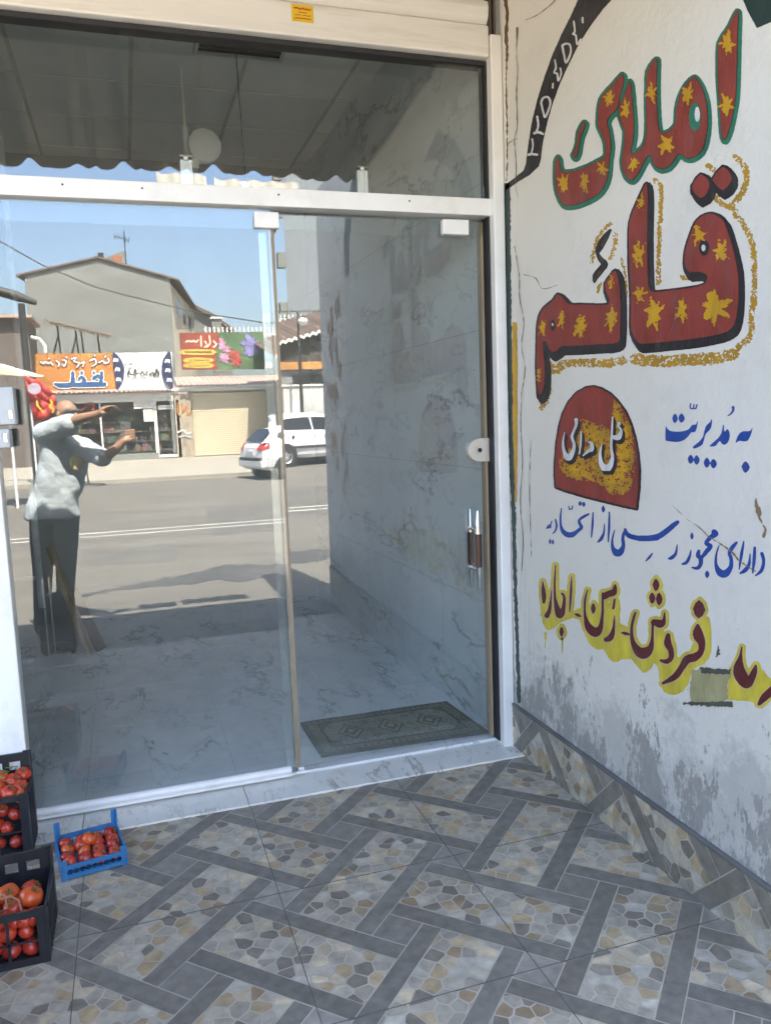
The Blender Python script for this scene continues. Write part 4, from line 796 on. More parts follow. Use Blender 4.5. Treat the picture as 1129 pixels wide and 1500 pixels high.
# ------------------------------------------------------------------ tomatoes in crates
def crate(name, label, w, d, hf, hb, m, loc, rz, style):
    """origin at the front right bottom corner, runs to -x and +y"""
    t_ = thing(name, label, 'crate', 'tomato crates', loc, rz); T = 0.006
    mb = MB()
    for k in range(9): mb.box((-w+0.004, 0.006+k*(d-0.012)/9, 0.006), (-0.004, 0.006+(k+0.72)*(d-0.012)/9, 0.012))
    mb.build('base_slats', m, t_)
    pw = 0.028 if style == 'black' else 0.020
    for px in (0, 1):
        for py in (0, 1):
            h = (hb if py else hf)+(0.006 if style == 'black' else 0.018 if not py else 0.024)
            x0 = -w+px*(w-pw); y0 = py*(d-pw); mb = MB()
            xa = x0 if px == 0 else x0+pw-T; ya = y0 if py == 0 else y0+pw-T
            mb.box((xa, y0, 0), (xa+T, y0+pw, h), bev=0.0015); mb.box((x0 if px else x0+T, ya, 0), (x0+pw-(T if px else 0), ya+T, h), bev=0.0015)
            mb.build('corner_post', m, t_)
    def panel(nm, p0, p1, n_, h, holes):
        p0 = Vector(p0); p1 = Vector(p1); L_ = (p1-p0).length; u = (p1-p0)/L_; v = Vector(n_)*T; mb = MB()
        def slab(a, b_, za, zb, th=1.0, off=0):
            c = [p0+u*a+v*off, p0+u*b_+v*off, p0+u*b_+v*(off+th), p0+u*a+v*(off+th)]
            mb.add([(*q.xy, za) for q in c]+[(*q.xy, zb) for q in c], [(3, 2, 1, 0), (4, 5, 6, 7), (0, 1, 5, 4), (1, 2, 6, 5), (2, 3, 7, 6), (3, 0, 4, 7)])
        if holes == 'open':
            slab(0, L_, 0.0, 0.022); slab(0, L_, h-0.020, h, 1.4, -0.4); slab(0, L_, h*0.42, h*0.42+0.006, 0.7)
            for k in range(1, 4): slab(L_*k/4-0.004, L_*k/4+0.004, 0.022, h-0.020, 0.7)
        elif holes == 'solid':
            slab(0, L_, 0.0, h*0.30, 0.8); slab(0, L_, h*0.30, h*0.70, 0.6); slab(0, L_, h*0.70, h-0.012, 0.8); slab(0, L_, h-0.012, h, 1.6, -0.6)
            for k in range(1, 7): slab(L_*k/7-0.003, L_*k/7+0.003, 0.01, h-0.012, 0.5, -0.5)
        elif holes == 'windows':
            za, zb = h-0.062, h-0.030
            slab(0, L_, 0.0, za, 0.8); slab(0, L_, zb, h, 1.2, -0.2)
            n2 = 5
            for k in range(n2+1): slab(max(0, L_*k/n2-0.012), min(L_, L_*k/n2+0.012), za, zb, 0.8)
        else:
            za, zb = h*0.30, h*0.78; slab(0, L_, 0.004, za); slab(0, L_, zb, h, 1.3, -0.3); n2 = 9; cw = L_/n2; R_ = (zb-za)*0.40
            zc = (za+zb)/2
            for k in range(n2):
                xc = (k+0.5)*cw; ring = [(xc+R_*math.cos(math.pi*i/8), zc+R_*math.sin(math.pi*i/8)) for i in range(16)]
                out = []
                for i in range(16):
                    ca, sa = math.cos(math.pi*i/8), math.sin(math.pi*i/8); f = min(cw/2/max(abs(ca), 1e-6), (zb-za)/2/max(abs(sa), 1e-6)); out.append((xc+ca*f, zc+sa*f))
                for side in (0, 1):
                    P3 = lambda q: tuple((p0+u*q[0]+v*side).xy)+(q[1],)
                    for i in range(16): mb.face([P3(ring[i]), P3(out[i]), P3(out[(i+1) % 16]), P3(ring[(i+1) % 16])])
                for i in range(16):
                    a, b_ = ring[i], ring[(i+1) % 16]; A0 = (p0+u*a[0]).xy; A1 = (p0+u*a[0]+v).xy; B0 = (p0+u*b_[0]).xy; B1 = (p0+u*b_[0]+v).xy
                    mb.face([(*A0, a[1]), (*B0, b_[1]), (*B1, b_[1]), (*A1, a[1])])
        mb.build(nm, m, t_)
    e = pw-0.001
    if style == 'black':
        panel('front_panel', (-w+e, 0.0005, 0), (-e, 0.0005, 0), (0, 1, 0), hf, 'open'); panel('side_panel', (-0.0005, e, 0), (-0.0005, d-e, 0), (-1, 0, 0), hf, 'solid')
        panel('side_panel', (-w+0.0005, e, 0), (-w+0.0005, d-e, 0), (1, 0, 0), hf, 'solid'); panel('back_panel', (-w+e, d-0.0005, 0), (-e, d-0.0005, 0), (0, -1, 0), hb, 'windows')
    else:
        panel('front_panel', (-w+e, 0.0005, 0), (-e, 0.0005, 0), (0, 1, 0), hf, 'holes'); panel('side_panel', (-0.0005, e, 0), (-0.0005, d-e, 0), (-1, 0, 0), hf, 'holes')
        panel('side_panel', (-w+0.0005, e, 0), (-w+0.0005, d-e, 0), (1, 0, 0), hf, 'holes'); panel('back_panel', (-w+e, d-0.0005, 0), (-e, d-0.0005, 0), (0, -1, 0), hb*0.72, 'holes')
    return t_
M_blackp = mat('black_plastic', (0.014, 0.015, 0.02), 0.45, var=0.3, vscale=12, dirt=(0.07, 0.065, 0.06), dscale=10, damt=0.4)
M_bluep = mat('blue_plastic', (0.028, 0.165, 0.38), 0.42, var=0.15, vscale=10, dirt=(0.10, 0.17, 0.27), dscale=12, damt=0.35)
crate('tomato_crate', 'black plastic tomato crate at the back, standing against the shop glass', 0.36, 0.190, 0.232, 0.315, M_blackp, (-0.420, -0.250, 0.0), 0, 'black')
crate('tomato_crate', 'black plastic tomato crate in front, nearest the viewer', 0.36, 0.255, 0.163, 0.212, M_blackp, (-0.310, -0.874, 0.0), 0, 'black')
BX = (-0.100, -0.428); BR = math.atan2(-0.422+0.457, 0.21)
crate('tomato_crate', 'small blue plastic tomato crate standing on the patterned tiles', 0.213, 0.205, 0.052, 0.090, M_bluep, (BX[0], BX[1], 0.0), BR, 'blue')
M_tom = [mat('tomato_skin_%s' % n, c, 0.22, var=0.18, vscale=18, dirt=(0.36, 0.12, 0.03), dscale=16, damt=0.35) for n, c in (('red', (0.50, 0.050, 0.026)), ('orange', (0.58, 0.095, 0.026)), ('deep', (0.36, 0.032, 0.022)))]
M_calyx = mat('tomato_calyx', (0.10, 0.13, 0.035), 0.7, var=0.3)
def tomato_mesh(seed):
    rs = np.random.RandomState(seed); mb = MB(); nu, nv = 24, 14; vs = []; lob = rs.randint(4, 7); ph = rs.rand()*6; am = 0.015+0.035*rs.rand(); fl = 0.80+0.12*rs.rand()
    for j in range(nv+1):
        th = math.pi*j/nv
        for i in range(nu):
            a = 2*math.pi*i/nu; r_ = math.sin(th)*(1+am*math.cos(lob*a+ph)*math.sin(th)**0.5*(1.0 if th < 1.9 else 0.6)); z = fl*math.cos(th)
            z -= 0.24*math.exp(-(math.sin(th)/0.28)**2)*(1 if th < 1.5 else -0.25); vs.append((r_*math.cos(a), r_*math.sin(a)*(0.95+0.1*rs.rand()*0), z))
    fs = [(j*nu+i, j*nu+(i+1) % nu, (j+1)*nu+(i+1) % nu, (j+1)*nu+i) for j in range(nv) for i in range(nu)]
    mb.add(vs, fs, None, True); return mb, fl
PROTO = []
for k in range(3):
    b0, fl = tomato_mesh(20+k); root = thing('tomato', 'ripe red tomato', 'tomato', 'tomatoes', (0, 0, -5)); b0.build('skin', M_tom[k], root, 180)
    mb = MB()
    for i in range(5):
        a = 2*math.pi*i/5+k; c, s_ = math.cos(a), math.sin(a); z = fl-0.20
        mb.face([(0, 0, z+0.03), (0.24*c-0.07*s_, 0.24*s_+0.07*c, z+0.16), (0.52*c, 0.52*s_, z+0.20), (0.24*c+0.07*s_, 0.24*s_-0.07*c, z+0.16)])
    mb.tube([(0, 0, z), (0.03, 0.02, z+0.22), (0.10, 0.05, z+0.36)], [0.05, 0.04, 0.05], 6); mb.build('calyx', M_calyx, root)
    PROTO.append(root)
USED = [False]*3
def put_tomato(loc, r_, label, k, tilt=None):
    src = PROTO[k]
    if not USED[k]: USED[k] = True; o = src
    else:
        o = src.copy(); COL.objects.link(o)
        for ch in src.children:
            c = ch.copy(); COL.objects.link(c); c.parent = o
    o.location = loc; o.scale = (r_, r_, r_)
    o.rotation_euler = tilt or (random.uniform(-1.1, 1.1), random.uniform(-1.1, 1.1), random.uniform(0, 6))
    o['label'] = label
LB = 'red tomato lying in the small blue crate'; LT = 'red tomato in the heap on top of the back black crate'; LU = 'red tomato behind the slats of the back black crate'; LF = 'red tomato in the open top of the front black crate'; LS = 'red tomato behind the slats of the front black crate'
cB, sB = math.cos(BR), math.sin(BR)
bl = []
for i in range(4):
    for j in range(4): bl.append((-0.031-0.050*i+random.uniform(-.004, .004), 0.034+0.046*j+random.uniform(-.004, .004), 0.038+random.uniform(-.003, .009), 0.0245+random.uniform(-.002, .0025)))
for (x, y, z, r_) in bl: put_tomato((BX[0]+x*cB-y*sB, BX[1]+x*sB+y*cB, z), r_, LB, random.choice((0, 0, 0, 1, 2)))
put_tomato((BX[0]-0.105*cB-0.125*sB, BX[1]-0.105*sB+0.125*cB, 0.066), 0.027, 'large orange red tomato on top in the small blue crate', 1, (0.4, 0.3, 1.0))
for (x, y, z, r_) in ((-0.450, -0.085, 0.238, .031), (-0.478, -0.125, 0.236, .030), (-0.452, -0.160, 0.222, .030), (-0.486, -0.195, 0.222, .032), (-0.520, -0.09, 0.24, .031), (-0.530, -0.155, 0.232, .033), (-0.545, -0.21, 0.225, .030), (-0.448, -0.212, 0.214, .024)): put_tomato((x, y, z), r_, LT, random.choice((0, 1, 1)))
for (x, z) in ((-0.472, 0.045), (-0.530, 0.050), (-0.500, 0.100), (-0.468, 0.150), (-0.535, 0.120), (-0.510, 0.170), (-0.56, 0.085)): put_tomato((x, -0.205+random.uniform(-.004, .004), z), 0.027+random.uniform(-.003, .002), LU, random.choice((0, 2)))
put_tomato((-0.356, -0.790, 0.156), 0.035, 'biggest tomato, bright orange red and lobed, at the right in the front black crate', 1, (0.3, 0.5, 0.4))
for (x, y, z, r_) in ((-0.405, -0.80, 0.138, .031), (-0.430, -0.835, 0.130, .030), (-0.425, -0.74, 0.148, .034), (-0.372, -0.837, 0.122, .026), (-0.366, -0.715, 0.135, .031), (-0.47, -0.79, 0.14, .033)): put_tomato((x, y, z), r_, LF, random.choice((0, 1, 2)))
for (x, z) in ((-0.362, 0.036), (-0.412, 0.034), (-0.372, 0.082), (-0.420, 0.085), (-0.352, 0.118), (-0.396, 0.118), (-0.455, 0.05), (-0.44, 0.12)): put_tomato((x, -0.832+random.uniform(-.006, .004), z), 0.0255+random.uniform(-.003, .002), LS, random.choice((0, 0, 2)))
vn = tag(bpy.data.objects.new('tomato_vine', None), 'dry green tomato vine stems lying over the tomatoes of the front black crate', 'stems'); COL.objects.link(vn)
for pts in ([(-0.44, -0.80, 0.172), (-0.41, -0.80, 0.178), (-0.385, -0.82, 0.170), (-0.377, -0.845, 0.152)], [(-0.45, -0.77, 0.178), (-0.425, -0.79, 0.176), (-0.415, -0.83, 0.160)]):
    mb = MB(); mb.tube(pts, [0.002, 0.0025, 0.002, 0.0025][:len(pts)], 6); mb.build('stem', mat('dry_stem', (0.30, 0.22, 0.13), 0.8), vn)
v2 = tag(bpy.data.objects.new('tomato_vine', None), 'dry green vine sprigs on the heap of the back black crate', 'stems'); COL.objects.link(v2)
for k in range(9):
    x, y = -0.47-random.random()*0.07, -0.07-random.random()*0.12; mb = MB(); z = 0.262
    mb.tube([(x, y, z), (x+random.uniform(-.03, .03), y+random.uniform(-.02, .02), z+0.012), (x+random.uniform(-.05, .05), y+random.uniform(-.03, .03), z+0.006)], 0.0018, 5); mb.build('stem', M_calyx, v2)

# ------------------------------------------------------------------ across the road (seen mirrored in the glass)
def S3(x, y, d): return tuple(street(x, y, d))
def quad(mb, pts, col=None): mb.face([tuple(p) for p in pts], col)
def slab_from(mb, pts, back, col=None):
    """a flat outline given its own thickness away from the street"""
    n = len(pts); b_ = [(p[0], p[1]-back, p[2]) for p in pts]; mb.face(pts, col); mb.face(b_[::-1], col)
    for i in range(n): mb.face([pts[i], b_[i], b_[(i+1) % n], pts[(i+1) % n]], col)
M_cement = mat('grey_cement', (0.205, 0.212, 0.20), 0.9, var=0.16, vscale=0.7, bump=0.2, bscale=12, dirt=(0.17, 0.17, 0.16), dscale=1.1, damt=0.6, stretch=(0.6, 1, 1.6))
M_cream = mat('cream_render', (0.60, 0.53, 0.42), 0.85, var=0.08, vscale=1)
M_roofd = mat('roof_sheet_brown', (0.14, 0.10, 0.08), 0.7, var=0.2, vscale=3)
M_pink = mat('faded_roof', (0.42, 0.31, 0.27), 0.8, var=0.25, vscale=3, stretch=(1, 6, 1))
M_shopdark = mat('shop_interior', (0.075, 0.066, 0.055), 0.8, var=0.5, vscale=3)
M_win = mat('dark_window', (0.02, 0.022, 0.025), 0.15)
M_framew = mat('shop_frame', (0.62, 0.61, 0.57), 0.5, var=0.06)
M_iron = mat('black_iron', (0.03, 0.028, 0.026), 0.6)
# butcher's shop
bs = thing('butcher_shop', 'low glazed shop with scalloped valance under the orange banner', 'shop')
D = 32.9; X0, X1 = -6.5, S3(258, 640, D)[0]
mb = MB(); mb.box((X0, -D-3.2, -0.02), (X1, -D-3.0, 3.0)); mb.box((X0, -D-3.0, -0.02), (X0+0.15, -D, 3.0)); mb.build('back_wall', M_shopdark, bs)
mb = MB()
for k in range(5): mb.box((X0+0.2, -D-0.75, 0.35+0.42*k), (X1-0.1, -D-0.35, 0.39+0.42*k))
mb.build('shelving', mat('shelf_board', (0.16, 0.12, 0.08), 0.7), bs)
mb = MB()
for k in range(190):
    x = random.uniform(X0+0.2, X1-0.3); z = 0.39+0.42*random.randint(0, 4); h = random.uniform(0.12, 0.32); w_ = random.uniform(0.08, 0.3); g = random.random()
    mb.box((x, -D-0.70-0.01*random.random(), z), (x+w_, -D-0.33-0.06*random.random(), z+h), (0.06+0.14*g, 0.05+0.10*random.random(), 0.04+0.08*random.random()))
o_ = mb.build('goods', mat('shelf_goods', (1, 1, 1), 0.6, attr=True), bs); o_['kind'] = 'stuff'
mb = MB(); mb.box((X0, -D-3.2, 2.62), (X1, -D+0.05, 2.86)); mb.build('fascia', M_framew, bs)
mb = MB(); zt, n_ = 2.62, 64
for i in range(n_*4):
    xa, xb = X0+(X1-X0)*i/(n_*4), X0+(X1-X0)*(i+1)/(n_*4); f = lambda q: 2.50-0.055*abs(math.sin(math.pi*q*4/4))
    mb.face([(xa, -D+0.055, f(i/4*1.0)), (xb, -D+0.055, f((i+1)/4*1.0)), (xb, -D+0.055, zt), (xa, -D+0.055, zt)])
mb.build('valance', M_framew, bs)
mb = MB()
nx = 260; pr = []
for i in range(nx+1):
    x = X0+(X1+0.25-X0)*i/nx; w_ = 0.035*math.sin(2*math.pi*x/0.20); pr.append(((x, -D+0.16, 2.86+w_), (x, -D-3.0, 3.35+w_)))
for p, q in zip(pr[:-1], pr[1:]): mb.face([p[0], q[0], q[1], p[1]], None, True)
mb.build('roof', M_pink, bs, 80)
for px, w_ in ((230, 0.14), (263, 0.12), (150, 0.07), (60, 0.10)):
    x = S3(px, 640, D)[0]; mb = MB(); mb.box((x-w_/2, -D-0.05, 0.0), (x+w_/2, -D+0.05, 2.5)); mb.build('frame_post', M_framew, bs)
xa, xb = S3(233, 640, D)[0], S3(262, 640, D)[0]
mb = MB(); mb.box((xa, -D-0.04, 0.05), (xb, -D+0.04, 0.17)); mb.build('door_rail', M_framew, bs)
mb = MB(); mb.box((X0, -D-0.02, 0.0), (X1, -D, 2.55)); mb.build('glazing', M_glass_clear, bs)
mb = MB(); mb.box((X0, -D-0.06, -0.02), (xa-0.05, -D+0.06, 0.28)); mb.build('plinth', M_cement, bs)
M_paper = mat('paper', (0.66, 0.66, 0.62), 0.8, var=0.05)
def pap(x0, y0, x1, y1):
    a = S3(x0, y0, D-0.08); b_ = S3(x1, y1, D-0.08); n = MB(); n.box((a[0], a[1], b_[2]), (b_[0], a[1]-0.006, a[2])); o = n.build('paper_notice', M_paper, bs)
    n = MB(); rows = max(2, int((a[2]-b_[2])/0.12))
    for k in range(rows):
        z = a[2]-0.06-k*(a[2]-b_[2]-0.08)/rows; xx = a[0]+0.04
        while xx < b_[0]-0.08:
            l = random.uniform(0.05, 0.16); n.box((xx, a[1]+0.004, z-0.025), (min(xx+l, b_[0]-0.03), a[1]+0.001, z)); xx += l+0.04
    n.build('print', M_iron, o)
pap(196, 589, 225, 598); pap(210, 600, 225, 617); pap(232, 594, 254, 599)
ln = Shape((0, 330), 4.032).stroke([(430, 1050), (460, 1090), (500, 1080), (520, 1060)], 5).stroke([(530, 1050), (555, 1060), (550, 1090)], 6)
paint('window_lettering', ln, lambda x, y: S3(x, y, D-0.09), mat('sign_red', (0.36, 0.05, 0.03), 0.6), bs, h=0.35, rough=0.1)
# pillar with orange graffiti, shutter shop
pi = thing('graffiti_pillar', 'stained wall pier with orange scribbled lettering beside the cream shutter', 'wall')
a, b_ = S3(259, 640, 32.85)[0], S3(283, 640, 32.85)[0]
mb = MB(); mb.box((a, -33.4, -0.02), (b_, -32.85, 2.75)); mb.build('pier', mat('stained_pier', (0.40, 0.34, 0.26), 0.9, var=0.3, vscale=2, dirt=(0.12, 0.10, 0.08), dscale=1.6, damt=0.8), pi)
gs = Shape((240, 330), 3.763).stroke([(75, 980), (80, 1040), (95, 1050)], 4).stroke([(100, 985), (108, 1030), (118, 1000)], 4).stroke([(125, 990), (132, 1040), (150, 1030)], 4)
paint('scribbled_lettering', gs, lambda x, y: S3(x, y, 32.82), mat('graffiti_orange', (0.42, 0.16, 0.03), 0.7), pi, h=0.35, rough=0.15)
gs = Shape((240, 330), 3.763).stroke([(80, 1140), (110, 1130), (130, 1150), (150, 1140)], 5).stroke([(85, 1165), (120, 1160), (150, 1170)], 4)
paint('scribbled_lettering', gs, lambda x, y: S3(x, y, 32.82), mat('graffiti_white', (0.6, 0.6, 0.58), 0.7), pi, h=0.35, rough=0.15)
ss = thing('shutter_shop', 'closed shop with a wide cream roller shutter across the road', 'shop')
xb = 9.6; mb = MB(); mb.box((b_, -34.2, -0.02), (xb, -33.15, 2.9)); mb.build('wall', M_cream, ss)
mb = MB(); x1_ = S3(398, 620, 33)[0]; zt = 2.78; n_ = 30
for k in range(n_):
    z0 = 0.02+(zt-0.02)*k/n_; z1 = 0.02+(zt-0.02)*(k+1)/n_
    for (za, ya), (zb, yb2) in (((z0, 0), (z0+(z1-z0)*0.3, 0.03)), ((z0+(z1-z0)*0.3, 0.03), (z0+(z1-z0)*0.8, 0.03)), ((z0+(z1-z0)*0.8, 0.03), (z1, 0))):
        mb.face([(b_+0.05, -33.1+ya, za), (x1_, -33.1+ya, za), (x1_, -33.1+yb2, zb), (b_+0.05, -33.1+yb2, zb)])
mb.build('shutter', mat('cream_shutter', (0.60, 0.54, 0.40), 0.6, var=0.06, vscale=1), ss)
mb = MB(); mb.box((x1_, -33.2, 0), (x1_+0.35, -32.9, 2.9)); mb.build('pier', M_cream, ss)
c0, c1 = S3(250, 562, 32.3), S3(400, 558, 32.3)
mb = MB(); mb.tube([(c0[0], -33.0, 2.93), (c1[0], -33.0, 2.93)], 0.09, 12); mb.build('shutter_drum', M_framew, ss)
mb = MB(); pr = []
for i in range(161):
    x = b_-0.5+(xb-b_+0.5)*i/160; w_ = 0.03*math.sin(2*math.pi*x/0.22); pr.append(((x, -32.95, 3.06+w_), (x, -35.5, 3.62+w_)))
for p, q in zip(pr[:-1], pr[1:]): mb.face([p[0], q[0], q[1], p[1]], None, True)
mb.build('roof', M_pink, ss, 80)
mb = MB()
for k in range(26):
    x = S3(300, 480, 34)[0]+k*0.19; mb.box((x, -34.02, 5.3), (x+0.07, -34.0, 5.72))
mb.box((S3(300, 480, 34)[0], -34.05, 5.36), (S3(300, 480, 34)[0]+25*0.19, -34.02, 5.42)); o_ = mb.build('roof_railing', M_framew, ss)
# banners
def banner(name, label, c4, d, m, wave=0.0):
    t_ = thing(name, label, 'banner'); mb = MB(); P4 = [np.array(S3(x, y, d)) for x, y in c4]; n_ = 20
    def pt(u, v, off=0.0): p = (1-v)*((1-u)*P4[0]+u*P4[1])+v*((1-u)*P4[3]+u*P4[2]); p = p.copy(); p[1] += wave*math.sin(u*9+v*2.0)+off; return tuple(p)
    for i in range(n_):
        for j in range(6): mb.face([pt(i/n_, j/6), pt((i+1)/n_, j/6), pt((i+1)/n_, (j+1)/6), pt(i/n_, (j+1)/6)], None, True)
        for v in (0, 1): mb.face([pt(i/n_, v), pt((i+1)/n_, v), pt((i+1)/n_, v, -0.03), pt(i/n_, v, -0.03)])
    for i in range(n_):
        mb.face([pt(i/n_, 0, -0.03), pt(i/n_, 1, -0.03), pt((i+1)/n_, 1, -0.03), pt((i+1)/n_, 0, -0.03)])
    mb.build('panel', m, t_, 80); return t_
D1 = 32.4; pl1 = lambda k: (lambda x, y: S3(x, y, D1-0.03-0.006*k))
M_orange = mat('banner_orange', (0.47, 0.185, 0.045), 0.6, var=0.2, vscale=1, dirt=(0.44, 0.30, 0.06), dscale=0.8, damt=0.8); M_sw = mat('sign_white', (0.72, 0.72, 0.72), 0.6); M_navy = mat('sign_navy', (0.02, 0.028, 0.085), 0.5)
ob = banner('shop_banner', 'orange shop banner with large blue lettering over the glazed shop', [(35, 518.5), (167, 517), (171, 570), (42, 573)], D1, M_orange)
cb = ((0, 330), 4.032)
bw = Shape(*cb).stroke([(330, 938), (372, 948), (425, 938), (432, 905), (430, 872)], [9, 15, 14, 11, 9]).stroke([(432, 940), (480, 942), (500, 915), (482, 898), (468, 912)], [13, 14, 11, 9, 8]).stroke([(490, 942), (560, 940), (618, 940)], [14, 15, 13]).stroke([(596, 940), (602, 870)], [12, 9]).stroke([(556, 905), (575, 890), (598, 900)], 10).dia(484, 872, 10).dia(556, 872, 9)
paint('lettering_edge', bw, pl1(1), M_sw, ob, grow=1.4, h=0.35, rough=0.05); paint('banner_lettering', bw, pl1(2), mat('sign_blue', (0.03, 0.09, 0.22), 0.5), ob, h=0.35, rough=0.05)
sm = Shape(*cb)
for p in ([(242, 805), (258, 818), (270, 805), (282, 818), (300, 808), (312, 825)], [(335, 800), (352, 815), (345, 832)], [(372, 795), (392, 802), (385, 828), (370, 825)], [(425, 790), (450, 780), (440, 805), (470, 812), (455, 838)], [(482, 815), (498, 808), (492, 832)], [(532, 800), (560, 790), (570, 815), (545, 832)], [(585, 812), (610, 800), (622, 815), (645, 805), (640, 785)]): sm.stroke(p, 4.2)
for p in ((290, 785), (395, 780), (560, 768), (625, 775)): sm.dia(p[0], p[1], 6)
paint('lettering_edge', sm, pl1(1), mat('sign_maroon', (0.12, 0.03, 0.03), 0.5), ob, grow=0.7, h=0.35, rough=0.05); paint('banner_lettering', sm, pl1(2), M_sw, ob, h=0.3, rough=0.05)
wb = banner('shop_banner', 'white shop banner with dark blue rounded ends beside the orange one', [(167, 517), (252, 515.5), (254, 570), (171, 570)], D1, M_sw, 0.03)
pl2 = lambda k: (lambda x, y: S3(x, y, D1-0.07-0.006*k))
en = Shape(*cb).poly([(665, 762), (690, 762), (720, 800), (735, 850), (728, 910), (700, 962), (690, 968)], 2).poly([(1008, 752), (985, 760), (962, 800), (955, 860), (970, 920), (1000, 955), (1024, 955)], 2)
paint('end_panel', en, pl2(1), M_navy, wb, h=0.5, rough=0.05)
em = Shape(*cb)
for x, y in ((685, 795), (695, 850), (702, 910), (990, 800), (992, 855), (1000, 912)): em.stroke([(x-12, y+8), (x-6, y-8), (x, y+6), (x+8, y-6), (x+12, y+9)], 4.5)
paint('emblem', em, pl2(2), M_sw, wb, h=0.4, rough=0.05)
tx = Shape(*cb)
for p, r_ in (([(755, 880), (768, 845), (762, 872), (790, 882), (800, 850), (806, 878), (822, 872)], 4), ([(830, 885), (842, 862), (856, 884), (872, 860)], 4), ([(885, 885), (905, 870), (915, 892), (925, 850)], 5), ([(930, 858), (940, 876), (930, 892)], 4), ([(735, 820), (750, 828)], 3), ([(760, 815), (775, 822), (785, 812)], 3), ([(815, 780), (826, 775)], 3)): tx.stroke(p, r_)
paint('banner_lettering', tx, pl2(1), M_iron, wb, h=0.3, rough=0.05)
D2 = 32.2; pl3 = lambda k: (lambda x, y: S3(x, y, D2-0.02-0.006*k))
fb = banner('shop_banner', 'green and red banner with flowers above the cream shutter', [(263, 487.5), (386, 486), (388, 541), (267, 541.5)], D2, mat('banner_green', (0.085, 0.15, 0.07), 0.6, var=0.35, vscale=1.6))
cf = ((240, 330), 3.763)
paint('red_field', Shape(*cf).poly([(88, 594), (298, 592), (305, 640), (285, 690), (290, 750), (300, 794), (102, 794)], 0), pl3(1), mat('banner_red', (0.26, 0.045, 0.022), 0.6, var=0.2, vscale=1), fb, h=0.5, rough=0.1)
pls = Shape(*cf)
for y0_, y1_, xa_, xb_ in ((686, 712, 106, 274), (732, 756, 122, 260), (762, 784, 124, 262)): pls.poly([(xa_, y0_), (xb_, y0_), (xb_, y1_), (xa_, y1_)], 2)
paint('yellow_plate', pls, pl3(2), mat('plate_yellow', (0.62, 0.42, 0.06), 0.6), fb, h=0.4, rough=0.05)
tl = Shape(*cf)
for xx in range(115, 265, 14): tl.stroke([(xx, 702), (xx+5, 694), (xx+10, 703)], 2.2)
for yy in (744, 773):
    tl.stroke([(140, yy-6), (146, yy+4), (152, yy+4)], 2.5)
    for xx in range(168, 250, 11): tl.stroke([(xx, yy-4), (xx+3, yy+4)], 2.2)
paint('banner_lettering', tl, pl3(3), M_iron, fb, h=0.25, rough=0.02)
t2 = Shape(*cf)
for p, r_ in (([(122, 645), (138, 635), (150, 645), (165, 635), (180, 645), (190, 632)], 4), ([(205, 612), (207, 668)], 4.5), ([(228, 640), (238, 660), (225, 672)], 4.5), ([(252, 612), (255, 650), (240, 672)], 4.5), ([(275, 640), (290, 655), (275, 672)], 4.5)): t2.stroke(p, r_)
paint('banner_lettering', t2, pl3(3), mat('sign_peach', (0.75, 0.55, 0.42), 0.6), fb, h=0.3, rough=0.05)
for nm2, c_, pp in (('flower', (0.50, 0.24, 0.36), [(322, 660, 26, 40), (335, 730, 30, 40), (350, 690, 20, 30)]), ('flower', (0.42, 0.06, 0.05), [(400, 740, 38, 46), (380, 705, 26, 26)]), ('flower', (0.20, 0.19, 0.40), [(478, 650, 52, 55), (500, 690, 40, 40), (462, 690, 26, 30)])):
    fs_ = Shape(*cf)
    for q in pp: fs_.star(*q)
    paint(nm2, fs_, pl3(1), mat('petal_%d' % int(c_[0]*100), c_, 0.6, var=0.4, vscale=5), fb, h=0.5, rough=1.2, rscale=1.6)
# billboard frame on the roof
bf = thing('roof_frame', 'rusty empty billboard frame leaning over the shop roof', 'frame')
D3 = 34.5; p0, p1 = np.array(S3(66, 469, D3)), np.array(S3(160, 491, D3))
mb = MB()
for k in range(4): mb.bar((p0[0], -D3+0.28*k, p0[2]-0.06*k), (p1[0], -D3+0.28*k, p1[2]-0.06*k), 0.12, 0.05)
for k in range(14):
    q = p0+(p1-p0)*(k+0.3)/14; mb.bar((q[0], -D3, q[2]+0.05), (q[0]+0.25, -D3+0.95, q[2]-0.18), 0.06, 0.04)
mb.build('slats', mat('rusty_slat', (0.20, 0.16, 0.12), 0.8, var=0.4), bf)
for px, py in ((84, 474), (111, 483), (119, 485), (143, 489)):
    q = S3(px, py, D3); mb = MB(); mb.bar((q[0], -D3+0.1, q[2]), (q[0]+0.12, -D3+0.1, 3.2), 0.07); mb.build('leg', M_iron, bf)
for px in (84, 111):
    q = S3(px, 476, D3); mb = MB(); mb.bar((q[0], -D3+0.1, q[2]-0.5), (q[0]-0.7, -D3-0.2, 3.2), 0.05); mb.build('brace', M_iron, bf)
